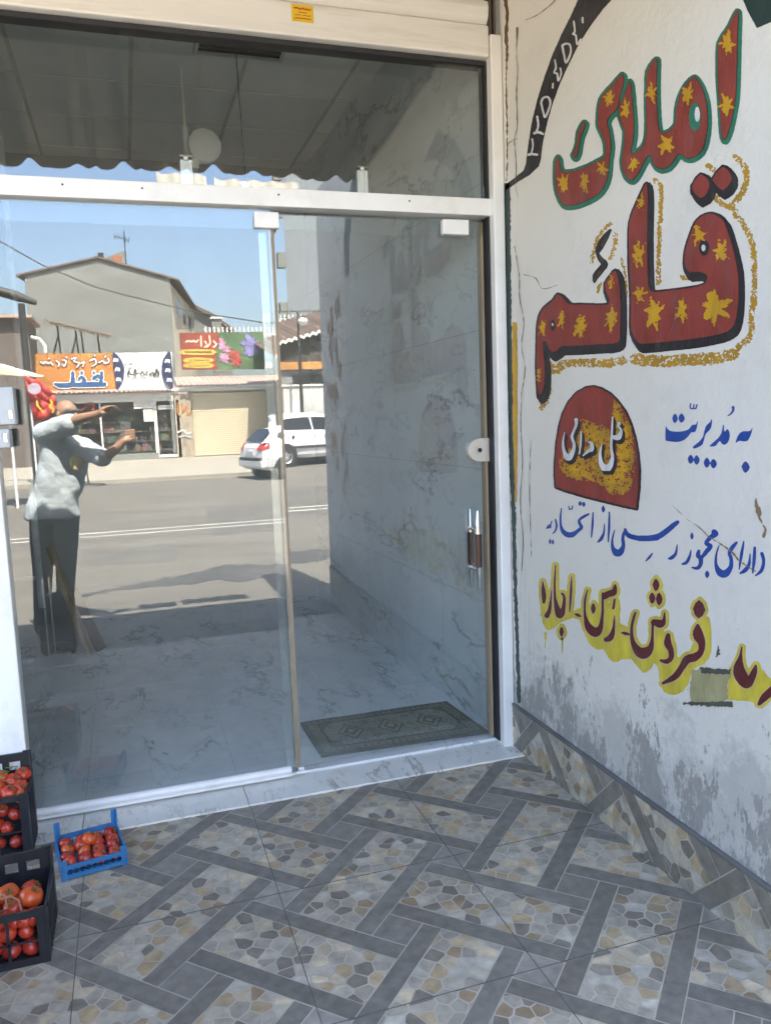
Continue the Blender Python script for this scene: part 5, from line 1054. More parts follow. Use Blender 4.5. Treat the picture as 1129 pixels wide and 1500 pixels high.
# gabled house
gh = thing('gabled_house', 'tall grey cement gabled house behind the orange banner', 'house')
D4 = 42.0; g = lambda x, y, d=D4: S3(x, y, d)
prof = [g(37, 420), g(37, 404), g(143, 379), g(249, 408), g(249, 414)]
base = [(prof[0][0], -D4, -0.1)]+prof+[(prof[-1][0], -D4, -0.1)]
mb = MB(); mb.face(base[::-1]); mb.build('gable_wall', M_cement, gh)
xr, zr = prof[-1][0], prof[-1][2]; far = np.array(S3(282, 430, 53)); zl = prof[0][2]
sw = MB(); quad(sw, [(xr, -D4, -0.1), (far[0], -53, -0.1), (far[0], -53, zr), (xr, -D4, zr)]); sw.build('side_wall', M_cream, gh)
sw = MB(); quad(sw, [(prof[0][0], -D4, -0.1), (prof[0][0], -D4, zl), (prof[0][0]+1.9, -53, zl), (prof[0][0]+1.9, -53, -0.1)]); quad(sw, [(prof[0][0]+1.9, -53, -0.1), (prof[0][0]+1.9, -53, zl), (far[0], -53, zr), (far[0], -53, -0.1)]); sw.build('rear_wall', M_cement, gh)
sw = MB(); rp = prof[2]
for (ex, ey) in ((24, 404.5), (262, 410.5)):
    e = g(ex, ey); pts = [(rp[0], -D4+0.12, rp[2]+0.12), (e[0], -D4+0.12, e[2]+0.06), (e[0]+1.9, -53.2, e[2]+0.06), (rp[0]+1.9, -53.2, rp[2]+0.12)]
    sw.add(pts+[(p[0], p[1], p[2]-0.10) for p in pts], [(0, 1, 2, 3), (7, 6, 5, 4), (0, 4, 5, 1), (1, 5, 6, 2), (2, 6, 7, 3), (3, 7, 4, 0)])
sw.build('roof', M_roofd, gh)
for k, (t_, z0, h) in enumerate(((0.25, 7.5, 0.9), (0.5, 7.4, 0.9), (0.75, 7.3, 0.9), (0.3, 5.0, 0.9), (0.6, 4.9, 0.9))):
    ux, uy = far[0]-xr, -53+D4; n = math.hypot(ux, uy); ux /= n; uy /= n; nx_, ny_ = -uy, ux
    c = np.array([xr+(far[0]-xr)*t_, -D4+(-53+D4)*t_]); s_ = 0.7; m_ = MB()
    P_ = [(c[0]-ux*s_+nx_*0.02, c[1]-uy*s_+ny_*0.02), (c[0]+ux*s_+nx_*0.02, c[1]+uy*s_+ny_*0.02)]
    quad(m_, [(*P_[0], z0), (*P_[1], z0), (*P_[1], z0+h), (*P_[0], z0+h)]); m_.build('window', M_win, gh)
ch = [g(152, 386, 45), g(186, 386, 45), g(184, 369, 45), g(178, 368, 45), g(152, 378, 45)]
mb = MB(); slab_from(mb, ch, 1.2); mb.build('roof_hatch', M_cement, gh)
q0, q1 = g(166, 386, 44.95), g(178, 375, 44.95); mb = MB(); mb.box((q0[0], -44.9, q0[2]), (q1[0], -44.97, q1[2])); mb.build('hatch_door', mat('brick_red', (0.36, 0.13, 0.07), 0.8), gh)
q0 = g(149, 388, 43.5); mb = MB(); mb.tube([(q0[0], -43.5, q0[2]-1.0), (q0[0], -43.5, q0[2]+0.62)], 0.15, 10); mb.build('flue', M_iron, gh)
q0, q1 = g(184, 370, 45), g(183, 347, 45)
an = thing('roof_aerial', 'thin television aerial on the roof of the gabled house', 'aerial')
mb = MB(); mb.tube([(q0[0], -45, q0[2]-0.6), (q0[0], -45, q1[2]+0.3)], 0.03, 6); mb.build('mast', M_iron, an)
q2, q3 = g(168, 346, 45), g(189, 352, 45); mb = MB(); mb.bar((q2[0], -45, q2[2]), (q3[0], -45, q3[2]), 0.04)
for k in range(6):
    q = np.array(q2)+(np.array(q3)-np.array(q2))*k/5; mb.bar((q[0], -45, q[2]-0.16), (q[0], -45, q[2]+0.16), 0.03)
mb.build('boom', M_iron, an)
# second house
h2 = thing('far_house', 'smaller pale gabled house behind the flower banner', 'house')
P2 = [S3(282, 510, 56), S3(282, 446, 56), S3(308, 459, 56), S3(338, 478, 56), S3(338, 510, 56)]; P2[0] = (P2[0][0], P2[0][1], -0.1); P2[4] = (P2[4][0], P2[4][1], -0.1); P2[1] = S3(278, 443, 56)
mb = MB(); slab_from(mb, P2, 9); mb.build('wall', M_cement, h2)
e0, e1, e2 = S3(276, 441.5, 55.6), S3(309, 457.5, 55.6), S3(342, 480.5, 55.6); mb = MB()
for a, b_ in ((e0, e1), (e1, e2)): mb.add([(a[0], -55.6, a[2]), (b_[0], -55.6, b_[2]), (b_[0], -66, b_[2]), (a[0], -66, a[2]), (a[0], -55.6, a[2]-0.25), (b_[0], -55.6, b_[2]-0.25), (b_[0], -66, b_[2]-0.25), (a[0], -66, a[2]-0.25)], [(0, 1, 2, 3), (7, 6, 5, 4), (0, 4, 5, 1), (1, 5, 6, 2), (2, 6, 7, 3), (3, 7, 4, 0)])
mb.build('roof', M_roofd, h2)
q0, q1 = S3(311, 487, 50), S3(324, 467, 50); hw = thing('rooftop_tank', 'pale square roof tank in front of the far house', 'tank')
mb = MB(); mb.box((q0[0], -50.6, q0[2]-2.5), (q1[0], -50, q1[2])); mb.build('tank', M_cement, hw); mb = MB(); mb.box((q0[0]-0.08, -50.7, q1[2]), (q1[0]+0.08, -49.9, q1[2]+0.12)); mb.build('lid', M_framew, hw)
# things seen in the door leaf (to the right across the road)
LF_ = 20
tb = thing('tower_block', 'tall plain grey blue block of flats across the road', 'building')
x0, x1 = S3(424, 500, 47)[0], S3(492, 500, 47)[0]+8; mb = MB(); mb.add([(x0, -47, -0.1), (x1, -47, -0.1), (x1+4, -60, -0.1), (x0+5, -60, -0.1), (x0, -47, 24), (x1, -47, 24), (x1+4, -60, 24), (x0+5, -60, 24)], [(3, 2, 1, 0), (4, 5, 6, 7), (0, 1, 5, 4), (1, 2, 6, 5), (2, 3, 7, 6), (3, 0, 4, 7)]); mb.build('wall', mat('tower_render', (0.20, 0.225, 0.25), 0.85, var=0.06, vscale=0.4), tb)
for k in range(6):
    mb = MB(); mb.box((x0-0.45, -47.6, 4.0+3.0*k), (x0+0.02, -47.05, 4.9+3.0*k)); mb.build('balcony', M_cement, tb)
lw = thing('corner_shop', 'low dark roofed corner building with an orange band over its window', 'building')
D5 = 27.5; q = lambda x, y, d=D5: S3(x, y+LF_, d)
xl, xr2 = q(412, 560)[0], q(495, 560)[0]+3
mb = MB(); mb.box((xl, -31, -0.1), (xr2, -D5, q(450, 540)[2])); mb.build('wall', M_cement, lw)
zz0, zz1 = q(440, 575)[2], q(440, 546)[2]; mb = MB(); mb.box((q(430, 560)[0], -D5-0.1, zz0), (xr2-0.4, -D5+0.012, zz1)); mb.build('window', M_win, lw)
mb = MB(); mb.box((xl, -D5, q(440, 539)[2]), (xr2, -D5+0.15, q(440, 528)[2])); mb.build('band', mat('orange_band', (0.42, 0.20, 0.06), 0.7, var=0.35, vscale=1.5), lw)
r0, r1 = q(412, 499), q(492, 475); e0 = q(412, 503); mb = MB(); n_ = 80
for i in range(n_):
    f = lambda t: (xl-0.2+(xr2-xl+0.4)*t, r0[2]+(r1[2]-r0[2])*t*((xr2-xl)/(r1[0]-r0[0]))+0.05*math.sin(t*150))
    a, b_ = f(i/n_), f((i+1)/n_); mb.face([(a[0], -D5+0.35, a[1]-0.12), (b_[0], -D5+0.35, b_[1]-0.12), (b_[0], -33, b_[1]+1.0), (a[0], -33, a[1]+1.0)])
mb.build('roof', M_roofd, lw)
mb = MB()
for i in range(n_):
    a, b_ = f(i/n_), f((i+1)/n_); mb.face([(a[0], -D5+0.36, a[1]-0.17), (b_[0], -D5+0.36, b_[1]-0.17), (b_[0], -D5+0.36, b_[1]-0.05), (a[0], -D5+0.36, a[1]-0.05)])
mb.build('eave_trim', M_framew, lw)
mb = MB(); zb_ = q(440, 528)[2]; mb.face([(xl, -D5+0.02, zb_), (xr2, -D5+0.02, zb_), (xr2, -D5+0.02, f(1)[1]-0.1), (xl, -D5+0.02, f(0)[1]-0.1)]); mb.build('gable_boarding', mat('dark_boarding', (0.06, 0.055, 0.05), 0.8, var=0.3, vscale=2, stretch=(4, 4, 0.4)), lw)
gw = thing('garden_wall', 'long pale rendered wall behind the white hatchback', 'wall'); zt_ = q(450, 563, 26.5)[2]
mb = MB(); mb.box((xl-0.1, -26.75, -0.05), (xr2+2, -26.5, zt_)); mb.build('masonry', mat('pale_render', (0.46, 0.47, 0.46), 0.9, var=0.12, vscale=1.2), gw)
mb = MB(); mb.box((xl-0.15, -26.8, zt_), (xr2+2, -26.45, zt_+0.07)); mb.build('coping', M_framew, gw)
mb = MB(); x_ = q(424, 590, 26.4)[0]; mb.add([(x_, -26.48, 0.2), (x_+0.25, -26.48, 0.2), (x_+0.40, -26.48, zt_-0.5), (x_+0.15, -26.48, zt_-0.5)], [(0, 1, 2, 3)]); mb.build('white_stripe', M_sw, gw)
sl_ = thing('street_lamp', 'slim street lamp with a round head over the corner roof', 'street lamp'); p0, p1, p2 = q(441, 535, 25.5), q(437, 455, 25.5), q(438, 470, 25.5)
mb = MB(); mb.tube([(p0[0], -25.5, -0.1), (p0[0], -25.5, p0[2]), (p1[0], -25.5, p1[2])], [0.07, 0.06, 0.035], 10); mb.build('pole', M_iron, sl_)
mb = MB(); mb.lathe([(0.03, -0.12), (0.16, -0.06), (0.20, 0.03), (0.14, 0.14), (0.04, 0.17)], (p2[0]+0.16, -25.5, p2[2]), 'Z', 16); mb.build('lamp_head', M_pipe, sl_)
mb = MB(); mb.bar((p2[0], -25.5, p2[2]+0.16), (p2[0]+0.2, -25.5, p2[2]+0.16), 0.05); mb.build('arm', M_iron, sl_)
# left across the road
ls = thing('left_shed', 'dark flat roofed shed beyond the orange banner at the left', 'shed')
D6 = 31.0; a, b_ = S3(2, 478, D6), S3(45, 520, D6)
mb = MB(); mb.box((a[0]-4, -34, 0.0), (b_[0], -D6, a[2]+0.3)); mb.build('wall', mat('shed_wall', (0.12, 0.10, 0.09), 0.85, var=0.2), ls)
mb = MB(); mb.box((a[0]-4.2, -34.2, a[2]+0.3), (b_[0]+0.2, -D6+0.3, a[2]+0.42)); mb.build('roof', M_pink, ls)
cn = thing('canvas_canopy', 'cream canvas canopy sloping out above the red flag', 'canopy'); D7 = 14.0
mb = MB(); c = [S3(0, 533, D7), S3(8, 533, D7), S3(56, 552, D7), S3(8, 546, D7)]
c0, c1, c2_ = np.array(S3(-14, 532, D7)), np.array(S3(56, 552, D7)), np.array(S3(-14, 548, D7))
mb.add([tuple(c0), tuple(c1), tuple(c2_), tuple(c0+[0, -1.5, 0.1]), tuple(c1+[0, -1.5, 0.1]), tuple(c2_+[0, -1.5, 0.1])], [(0, 1, 2), (5, 4, 3), (0, 3, 4, 1), (1, 4, 5, 2), (2, 5, 3, 0)]); mb.build('canvas', mat('canvas_cream', (0.60, 0.55, 0.44), 0.8), cn)
mb = MB(); cp = S3(2, 545, D7); mb.tube([(cp[0], -D7-0.6, ROADZ), (cp[0], -D7-0.6, cp[2])], 0.03, 8); mb.build('pole', M_pipe, cn)
fl = thing('red_flag', 'red advertising flag with yellow script behind the man', 'flag'); D8 = 12.0
F4 = [(36, 551), (60, 558), (80, 578), (86, 596), (74, 612), (52, 618), (44, 590)]
mb = MB(); P_ = [np.array(S3(x, y, D8)) for x, y in F4]; ctr = sum(P_)/len(P_)
for i in range(len(P_)):
    a, b_ = P_[i], P_[(i+1) % len(P_)]; m1, m2 = (a+ctr)/2+[0, 0.03*(-1)**i, 0], (b_+ctr)/2+[0, 0.03*(-1)**(i+1), 0]
    mb.face([a, b_, m2, m1], None, True); mb.face([m1, m2, ctr], None, True)
o_ = mb.build('cloth', mat('flag_red', (0.42, 0.03, 0.025), 0.6, var=0.25, vscale=3), fl, 180); sd = o_.modifiers.new('thickness', 'SOLIDIFY'); sd.thickness = 0.012
fy = Shape((20, 570), 5.942).stroke([(205, 105), (215, 150), (245, 180), (265, 210)], [9, 8, 8, 5]).stroke([(320, 90), (335, 120), (320, 150), (350, 175), (340, 205)], [6, 10, 11, 7, 5])
paint('flag_lettering', fy, lambda x, y: S3(x, y, D8-0.14), mat('flag_yellow', (0.62, 0.42, 0.03), 0.6), fl, h=0.35, rough=0.1)
paint('flag_emblem', Shape((0, 330), 4.032).ell(205, 965, 40, 34), lambda x, y: S3(x, y, D8-0.14), mat('flag_lilac', (0.42, 0.34, 0.42), 0.6), fl, h=0.4, rough=0.3)
mb = MB(); fp = S3(42, 560, D8); mb.tube([(fp[0], -D8-0.06, ROADZ), (fp[0], -D8-0.06, fp[2]+0.1)], 0.018, 8); mb.build('pole', M_pipe, fl)
pb = thing('pole_base', 'flat round iron stand with a thin rod by the far kerb', 'stand'); q0 = S3(130, 703, 19.9)
mb = MB(); mb.lathe([(0.05, 0.06), (0.42, 0.04), (0.45, 0.0)], (q0[0], -19.9, ROADZ), 'Z', 20); mb.build('base', M_iron, pb)
mb = MB(); mb.tube([(q0[0], -19.9, ROADZ+0.05), (q0[0]-0.05, -19.9, 0.7)], 0.02, 6); mb.build('rod', M_iron, pb)
ow = thing('overhead_cable', 'thin sagging cable strung high across the street view', 'cable'); mb = MB()
cpt = [S3(x, y, 16) for x, y in ((-120, 290), (7, 357), (62, 388), (141, 421), (280, 456), (389, 473), (560, 470))]
mb.tube([Vector(p) for p in cpt], 0.014, 5); mb.build('wire', M_iron, ow)
up = thing('utility_arm', 'dark pole with a bent arm lamp at the left of the street', 'street lamp'); D9 = 20
mb = MB(); a = S3(40, 540, D9); mb.tube([(a[0], -D9, ROADZ), (a[0], -D9, S3(40, 445, D9)[2])], 0.09, 10); mb.build('pole', M_iron, up)
mb = MB(); b0, b1 = S3(-10, 424, D9), S3(54, 444, D9); mb.tube([b0, S3(25, 434, D9), b1], [0.12, 0.13, 0.06], 10); mb.build('arm', M_iron, up)
mb = MB(); mb.tube([S3(46, 494, D9), S3(58, 497, D9), S3(66, 507, D9), S3(67, 517, D9)], 0.05, 8); mb.build('white_hoop', M_framew, up)

# ------------------------------------------------------------------ the parked hatchback
ANG = R(-15); hx, hy = math.cos(ANG), math.sin(ANG); ra = (3.84, -18.9)
car = thing('parked_car', 'white small hatchback parked at the far kerb in front of the pale wall', 'car', None, (ra[0]+1.22*hx, ra[1]+1.22*hy, ROADZ), ANG)
M_carw = mat('car_white', (0.72, 0.72, 0.72), 0.25, var=0.02, spec=0.6); M_carg = mat('car_glass', (0.015, 0.018, 0.02), 0.05); M_lens = mat('tail_red', (0.40, 0.025, 0.02), 0.2); M_trim = mat('black_trim', (0.03, 0.03, 0.032), 0.5); M_rim = mat('wheel_rim', (0.40, 0.40, 0.40), 0.35, 0.6)
ST = [(-1.92, .36, .60, .62, .50, .64), (-1.88, .30, .74, .80, .62, .86), (-1.76, .26, .80, .95, .66, 1.00), (-1.62, .25, .815, .96, .64, 1.12), (-1.36, .24, .825, .96, .585, 1.345), (-1.05, .23, .828, .955, .57, 1.41), (-0.5, .22, .83, .94, .565, 1.435), (0.0, .22, .83, .92, .56, 1.425), (0.35, .22, .83, .91, .56, 1.36), (0.62, .22, .828, .905, .60, 1.20), (0.92, .22, .825, .90, .68, 1.0), (1.2, .24, .815, .875, .66, .92), (1.55, .26, .78, .80, .58, .84), (1.78, .28, .68, .68, .50, .74), (1.90, .34, .50, .56, .36, .62)]
mb = MB(); rings = []
for (x, zb, hw, zbelt, hr, zr) in ST:
    hwb = hw*0.93; half_ = [(0, zb), (hwb*0.9, zb), (hwb, zb+0.10), (hw, (zb+zbelt)/2), (hw*0.985, zbelt-0.06), (hw*0.955, zbelt), (hr+0.02, zr-0.07), (hr*0.86, zr-0.015), (hr*0.4, zr+0.012), (0, zr+0.016)]
    ring = [(x, y, z) for y, z in half_]+[(x, -y, z) for y, z in half_[-2:0:-1]]; rings.append(ring)
n_ = len(rings[0])
for a, b_ in zip(rings[:-1], rings[1:]):
    for i in range(n_): mb.face([a[i], a[(i+1) % n_], b_[(i+1) % n_], b_[i]], None, True)
mb.face(rings[0][::-1]); mb.face(rings[-1])
mb.build('body', M_carw, car, 32)
def side(i, t, f):  # a point on the greenhouse side between belt and roof rail at station i+t
    a, b_ = ST[int(i)], ST[min(int(i)+1, len(ST)-1)]; u = i-int(i); g = lambda k: a[k]+(b_[k]-a[k])*u
    hw, zbelt, hr, zr, x = g(2)*0.955, g(3), g(4)+0.02, g(5)-0.07, g(0)
    return (x, (hw+(hr-hw)*f)+0.008, zbelt+(zr-zbelt)*f+0.004)
for s_ in (1, -1):
    for rng in ((3.75, 6.25), (6.35, 9.6)):
        mb = MB(); k = 10
        for j in range(k):
            i0, i1 = rng[0]+(rng[1]-rng[0])*j/k, rng[0]+(rng[1]-rng[0])*(j+1)/k
            lo, hi = 0.10, 0.90
            def fl(i): return lo if i > 4.6 else lo+(4.6-i)*0.55
            def fh(i): return min(hi, max(fl(i)+0.05, 0.9 if i < 8 else 0.9-(i-8)*0.05))
            P_ = [side(i0, 0, fl(i0)), side(i1, 0, fl(i1)), side(i1, 0, fh(i1)), side(i0, 0, fh(i0))]
            mb.face([(p[0], s_*p[1], p[2]) for p in P_])
        mb.build('side_window', M_carg, car)
mb = MB(); P_ = [(-1.765, .52, 1.03), (-1.765, -.52, 1.03), (-1.40, -.48, 1.345), (-1.40, .48, 1.345)]; mb.face([(p[0]-0.035, p[1], p[2]+0.012) for p in P_]); mb.build('rear_window', M_carg, car)
mb = MB(); mb.face([(0.40, .50, 1.36), (0.40, -.50, 1.36), (0.90, -.60, 1.035), (0.90, .60, 1.035)]); mb.build('windscreen', M_carg, car)
for s_ in (1, -1):
    mb = MB(); mb.add([(-1.935, s_*.46, .80), (-1.90, s_*.74, .80), (-1.70, s_*.835, .86), (-1.66, s_*.832, .98), (-1.80, s_*.72, 1.00), (-1.875, s_*.52, .93)], [(0, 1, 2, 3, 4, 5)]); mb.build('tail_light', M_lens, car)
    mb = MB(); mb.box((-1.18, s_*0.832, 0.50), (1.0, s_*0.846, 0.555)); mb.build('side_moulding', M_trim, car)
    mb = MB(); mb.box((0.52, s_*0.84, 0.92), (0.66, s_*0.98, 1.04), bev=0.03); mb.build('mirror', M_trim, car)
    for dx in (-0.98, 0.02):
        mb = MB(); mb.lathe([(0.01, 0.0), (0.04, 0.004), (0.045, 0.012)], (dx, s_*0.825, 0.80), 'Y', 12); mb.build('door_handle', M_trim, car)
    for x in (-0.30, -1.10, 0.80):
        mb = MB(); mb.bar((x, s_*0.832, 0.36), (x-0.02, s_*0.832, 0.90), 0.012, 0.006); mb.build('door_seam', M_trim, car)
mb = MB(); mb.box((-1.955, -.70, .52), (-1.86, .70, .60), bev=0.02); mb.build('bumper_strip', M_trim, car)
mb = MB(); mb.box((-1.95, -.78, .34), (-1.80, .78, .52), bev=0.03); mb.build('bumper', M_carw, car)
mb = MB(); mb.box((-1.935, -.26, .66), (-1.915, .26, .77)); mb.build('number_plate', M_sw, car)
for x in (-1.22, 1.22):
    for s_ in (1, -1):
        wz = 0.285; y = s_*0.735
        mb = MB(); mb.lathe([(0.30, -0.10), (0.345, -0.10), (0.345, 0.104), (0.30, 0.104)], (x, y, wz+0.015), 'Y', 28); mb.build('wheel_arch', M_trim, car)
        w = MB(); w.lathe([(0.17, -0.085), (0.27, -0.095), (0.285, -0.06), (0.285, 0.06), (0.27, 0.095), (0.17, 0.085)], (x, y+s_*0.025, wz), 'Y', 28); wt = w.build('wheel', M_dark, car)
        w = MB(); w.lathe([(0.02, s_*0.085), (0.06, s_*0.095), (0.15, s_*0.075), (0.185, s_*0.10), (0.19, s_*0.06)], (x, y+s_*0.03, wz), 'Y', 24); w.build('rim', M_rim, wt)
        for k in range(6):
            a = 2*math.pi*k/6; w = MB(); w.lathe([(0.004, s_*0.104), (0.032, s_*0.102)], (x+0.115*math.cos(a), y+s_*0.020, wz+0.115*math.sin(a)), 'Y', 10); w.build('rim_opening', M_dark, wt)

# ------------------------------------------------------------------ the man taking the photograph
man = thing('person', 'man in pale blue shirt, dark trousers and sunglasses, holding up a phone', 'person')
def limb(mb, pts, rad, n=14, sub=5):
    z = cr([(*p, r_) for p, r_ in zip(pts, rad)], sub); mb.tube([q[:3] for q in z], [max(0.002, q[3]) for q in z], n)
    for q, r_ in ((z[0], z[0][3]), (z[-1], z[-1][3])): ball(mb, q[:3], (r_, r_, r_))
def ball(mb, c, r_, n=14, m=9, rot=None):
    vs = []
    for j in range(m+1):
        th = math.pi*j/m
        for i in range(n):
            a = 2*math.pi*i/n; v = Vector((r_[0]*math.sin(th)*math.cos(a), r_[1]*math.sin(th)*math.sin(a), r_[2]*math.cos(th)))
            if rot: v = rot @ v
            vs.append((c[0]+v.x, c[1]+v.y, c[2]+v.z))
    mb.add(vs, [(j*n+i, j*n+(i+1) % n, (j+1)*n+(i+1) % n, (j+1)*n+i) for j in range(m) for i in range(n)], None, True)
def torso(mb, rings, n=24):
    """rings: centre, half width, half depth, turn"""
    vs = []; z = cr([(*c, w, d, t) for c, w, d, t in rings], 5)
    for q in z:
        ct, st_ = math.cos(q[5]), math.sin(q[5])
        for i in range(n):
            a = 2*math.pi*i/n; ex = abs(math.cos(a))**0.85*math.copysign(1, math.cos(a)); ey = abs(math.sin(a))**0.85*math.copysign(1, math.sin(a))
            x, y = q[3]*ex, q[4]*ey; vs.append((q[0]+x*ct-y*st_, q[1]+x*st_+y*ct, q[2]))
    m = len(z); mb.add(vs, [(j*n+i, j*n+(i+1) % n, (j+1)*n+(i+1) % n, (j+1)*n+i) for j in range(m-1) for i in range(n)]+[tuple(range(n-1, -1, -1)), tuple((m-1)*n+i for i in range(n))], None, True)
def fuse(o, voxel, smooth=4):
    md = o.modifiers.new('fuse', 'REMESH'); md.mode = 'VOXEL'; md.voxel_size = voxel; md.use_smooth_shade = True
    ms = o.modifiers.new('soften', 'SMOOTH'); ms.factor = 0.5; ms.iterations = smooth
    return o
def SV(x, y, d): return Vector(S3(x, y, d))
M_skin = mat('skin', (0.36, 0.20, 0.125), 0.5, var=0.08, vscale=12); M_shirt = mat('pale_blue_shirt', (0.45, 0.50, 0.54), 0.85, var=0.08, vscale=10, bump=1.0, bscale=14); M_trs = mat('dark_trousers', (0.035, 0.036, 0.038), 0.85, var=0.2, vscale=8, bump=0.7, bscale=18); M_shoe = mat('black_leather', (0.015, 0.014, 0.014), 0.4); M_hair = mat('grey_stubble', (0.055, 0.05, 0.046), 0.8, var=0.4, vscale=60)
T_ = 3.47
hipc = SV(80, 748, T_); sh_l, sh_r = SV(66, 633, 3.45), SV(121, 655, 3.42); chest = (sh_l+sh_r)/2+Vector((0, -0.02, -0.12)); neck = SV(93, 634, 3.47); head = SV(100, 607, 3.44)
el_l, wr_l, ha_l = SV(108, 617, 3.20), SV(146, 606, 3.07), SV(157, 602, 3.03)
el_r, wr_r = SV(153, 668, 3.26), SV(184, 645, 3.20)
kn_l, kn_r = SV(63, 838, 3.42), SV(97, 838, 3.40); an_l, an_r = Vector((SV(62, 915, 3.45).x, -3.48, ROADZ+0.09)), Vector((SV(96, 920, 3.42).x, -3.42, ROADZ+0.09))
hp_l, hp_r = hipc+Vector((-0.085, 0, 0)), hipc+Vector((0.085, 0.01, 0))
body = MB()
torso(body, [(hipc+Vector((0, 0, -0.06)), 0.15, 0.10, 0.1), (hipc+Vector((0, 0, 0.10)), 0.145, 0.10, 0.1), (chest, 0.155, 0.10, -0.1), ((sh_l+sh_r)/2+Vector((0, 0, -0.02)), 0.12, 0.08, -0.1), (neck+Vector((0, 0, -0.02)), 0.06, 0.055, 0)])
limb(body, [neck+Vector((0, 0, -0.04)), neck*0.5+head*0.5, head], [0.058, 0.054, 0.055])
HR = Matrix.Rotation(R(-38), 3, 'Z') @ Matrix.Rotation(R(10), 3, 'X')      # face (local +y) turned towards the phone
hd = lambda x, y, z: head+HR @ Vector((x, y, z))
ball(body, hd(0, -0.015, 0.02), (0.074, 0.092, 0.092), 20, 14, HR); ball(body, hd(0, 0.018, -0.04), (0.060, 0.070, 0.075), 18, 12, HR); ball(body, hd(0, 0.045, -0.085), (0.030, 0.030, 0.025), 12, 8, HR)
limb(body, [hd(0, 0.078, 0.012), hd(0, 0.098, -0.016), hd(0, 0.100, -0.032)], [0.008, 0.012, 0.015], 8, 3)
for s_ in (-1, 1): ball(body, hd(s_*0.014, 0.088, -0.034), (0.011, 0.011, 0.009), 8, 6); ball(body, hd(s_*0.078, -0.012, -0.008), (0.012, 0.022, 0.034), 10, 8, HR); ball(body, hd(s_*0.034, 0.068, -0.025), (0.022, 0.018, 0.02), 10, 6, HR)
limb(body, [hd(-0.022, 0.082, -0.058), hd(0, 0.090, -0.056), hd(0.022, 0.082, -0.058)], [0.006, 0.009, 0.006], 8, 3); limb(body, [hd(-0.018, 0.078, -0.068), hd(0, 0.086, -0.069), hd(0.018, 0.078, -0.068)], [0.006, 0.009, 0.006], 8, 3)
limb(body, [sh_l, el_l, wr_l], [0.056, 0.043, 0.028]); limb(body, [sh_r, el_r, wr_r], [0.056, 0.043, 0.028])
# the raised pointing hand: palm, four fingers drooping forward, thumb from the side
d_l = (ha_l-wr_l).normalized(); up_ = Vector((0, 0, 1)); sd_ = d_l.cross(up_).normalized()
limb(body, [wr_l, wr_l+d_l*0.045+up_*0.008, wr_l+d_l*0.085+up_*0.010], [0.026, 0.032, 0.028], 12)
for k, (o_, ln_, dr_) in enumerate(((-0.032, 0.090, 0.030), (-0.011, 0.098, 0.040), (0.011, 0.092, 0.048), (0.031, 0.074, 0.050))):
    b0 = wr_l+d_l*0.085+sd_*o_+up_*0.012
    limb(body, [b0-d_l*0.03, b0+d_l*ln_*0.4+up_*0.006, b0+d_l*ln_*0.75-up_*dr_*0.35, b0+d_l*ln_*0.92-up_*dr_], [0.011, 0.0098, 0.009, 0.0075], 8, 4)
limb(body, [wr_l+d_l*0.03-sd_*0.026, wr_l+d_l*0.075-sd_*0.046-up_*0.018, wr_l+d_l*0.108-sd_*0.042-up_*0.030], [0.014, 0.012, 0.009], 8, 4)
# the hand round the phone
ph_c = Vector((0.0, -3.199, 1.445))
pd = (ph_c+Vector((0.02, -0.01, -0.05))-wr_r); pl_ = wr_r+pd*0.55+Vector((0.01, -0.012, 0))
limb(body, [wr_r, pl_, ph_c+Vector((0.008, -0.030, -0.035))], [0.027, 0.034, 0.030], 12)
for k, (dz, ln_) in enumerate(((0.012, 0.105), (-0.010, 0.110), (-0.032, 0.105), (-0.053, 0.088))):
    b0 = ph_c+Vector((0.034, -0.030, dz)); r_ = [0.011, 0.0100, 0.0092, 0.0075]
    limb(body, [b0+Vector((-0.015, -0.004, -0.004)), b0+Vector((0.022, 0.010, 0.004)), b0+Vector((0.010, 0.030, 0.003)), b0+Vector((-0.030-ln_*0.15, 0.0302, -0.004))], r_, 8, 5)
limb(body, [pl_+Vector((-0.02, 0.0, 0.01)), ph_c+Vector((-0.048, -0.016, -0.022)), ph_c+Vector((-0.047, 0.002, 0.012))], [0.014, 0.012, 0.009], 8, 4)
for a, b_, c in ((hp_l, kn_l, an_l), (hp_r, kn_r, an_r)): limb(body, [a, b_, c], [0.082, 0.052, 0.036])
fuse(body.build('body', M_skin, man), 0.006, 3)
sh_ = MB()
torso(sh_, [(hipc+Vector((-0.01, -0.01, -0.055)), 0.195, 0.145, 0.1), (hipc+Vector((-0.005, -0.005, 0.06)), 0.188, 0.140, 0.1), (hipc*0.5+chest*0.5, 0.185, 0.132, 0.0), (chest, 0.182, 0.125, -0.1), ((sh_l+sh_r)/2+Vector((0, -0.01, 0.0)), 0.150, 0.10, -0.15), (neck+Vector((0, -0.005, -0.015)), 0.075, 0.068, 0)])
limb(sh_, [sh_l+Vector((0.03, 0, -0.03)), sh_l+Vector((0, 0.01, -0.012)), sh_l*0.45+el_l*0.55+Vector((0, 0, -0.012)), sh_l*0.12+el_l*0.88+Vector((0, 0, -0.018))], [0.085, 0.092, 0.084, 0.082]); limb(sh_, [sh_r+Vector((-0.03, 0, -0.03)), sh_r+Vector((0, 0.01, -0.012)), sh_r*0.45+el_r*0.55+Vector((0, 0, -0.014)), sh_r*0.10+el_r*0.90+Vector((0, 0, -0.018))], [0.082, 0.086, 0.080, 0.078])
hem = hipc+Vector((-0.15, -0.03, -0.02)); limb(sh_, [hem+Vector((0.06, 0, 0.14)), hem, hem+Vector((-0.05, 0.02, -0.02))], [0.06, 0.05, 0.02])
so_ = fuse(sh_.build('shirt', M_shirt, man), 0.010, 5)
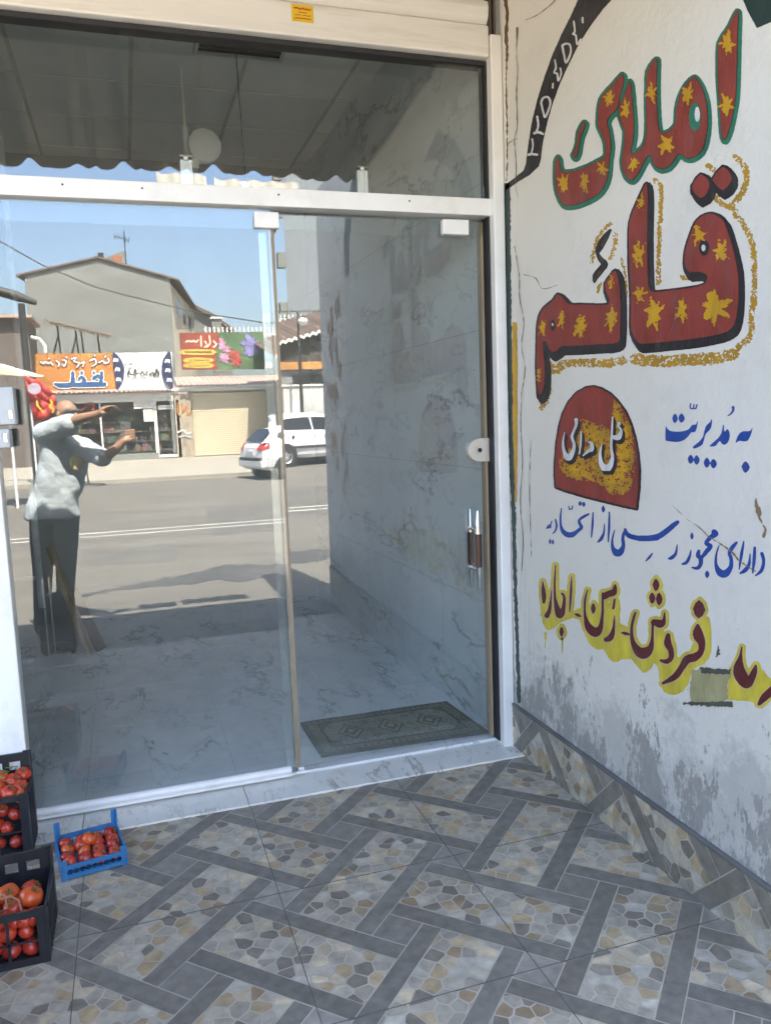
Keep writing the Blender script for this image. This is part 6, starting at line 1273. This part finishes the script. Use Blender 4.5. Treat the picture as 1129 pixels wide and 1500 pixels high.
tx_ = bpy.data.textures.new('cloth_folds', 'CLOUDS'); tx_.noise_scale = 0.16; tx_.noise_depth = 1
dm_ = so_.modifiers.new('folds', 'DISPLACE'); dm_.texture = tx_; dm_.strength = 0.028; dm_.mid_level = 0.5; dm_.texture_coords = 'GLOBAL'
tx2 = bpy.data.textures.new('fine_folds', 'CLOUDS'); tx2.noise_scale = 0.05; d2 = so_.modifiers.new('fine_folds', 'DISPLACE'); d2.texture = tx2; d2.strength = 0.007; d2.texture_coords = 'GLOBAL'
tr = MB()
torso(tr, [(hipc+Vector((0, 0, 0.10)), 0.155, 0.115, 0.1), (hipc+Vector((0, 0, 0.0)), 0.172, 0.125, 0.1), (hipc+Vector((0, 0, -0.09)), 0.172, 0.125, 0.1)])
for a, b_, c in ((hp_l, kn_l, an_l), (hp_r, kn_r, an_r)): limb(tr, [a+Vector((0, 0, -0.04)), a*0.5+b_*0.5, b_, b_*0.4+c*0.6, c+Vector((0, 0, -0.03))], [0.100, 0.092, 0.074, 0.066, 0.066])
fuse(tr.build('trousers', M_trs, man), 0.010, 4)
for a in (an_l, an_r):
    b_ = MB(); limb(b_, [a+Vector((0, -0.05, -0.045)), a+Vector((0.01, 0.05, -0.045)), a+Vector((0.03, 0.15, -0.055))], [0.042, 0.044, 0.034]); fuse(b_.build('shoe', M_shoe, man), 0.008, 3)
hr = MB(); ball(hr, hd(0, -0.030, 0.012), (0.080, 0.084, 0.078), 20, 12, HR); hr.build('hair', M_hair, man, 180)
gl = MB(); limb(gl, [hd(-0.068, 0.058, 0.004), hd(-0.034, 0.088, 0.002), hd(0, 0.094, 0.006), hd(0.034, 0.088, 0.002), hd(0.068, 0.058, 0.004)], [0.013, 0.026, 0.009, 0.026, 0.013], 10, 4)
for s_ in (-1, 1): limb(gl, [hd(s_*0.070, 0.055, 0.008), hd(s_*0.080, -0.005, 0.008)], [0.004, 0.003], 6, 3)
gl.build('sunglasses', M_trim, man, 60)
em_c = SV(108, 672, 3.30)
em_ = MB(); ball(em_, chest+Vector((0.085, 0.128, -0.06)), (0.052, 0.012, 0.060), 18, 10); em_.build('shirt_print', mat('print_yellow', (0.62, 0.52, 0.24), 0.8, var=0.35, vscale=40), man)
ph = thing('mobile_phone', 'slim dark mobile phone held upright by the man', 'phone'); mb = MB(); mb.box((-0.037, -3.204, 1.365), (0.037, -3.1955, 1.522), bev=0.003); mb.build('case', mat('phone_grey', (0.16, 0.16, 0.17), 0.35), ph)
mb = MB(); mb.lathe([(0.002, 0.0015), (0.006, 0.0015), (0.0075, 0.0)], (-0.018, -3.1955, 1.498), 'Y', 14); mb.build('lens', M_carg, ph)
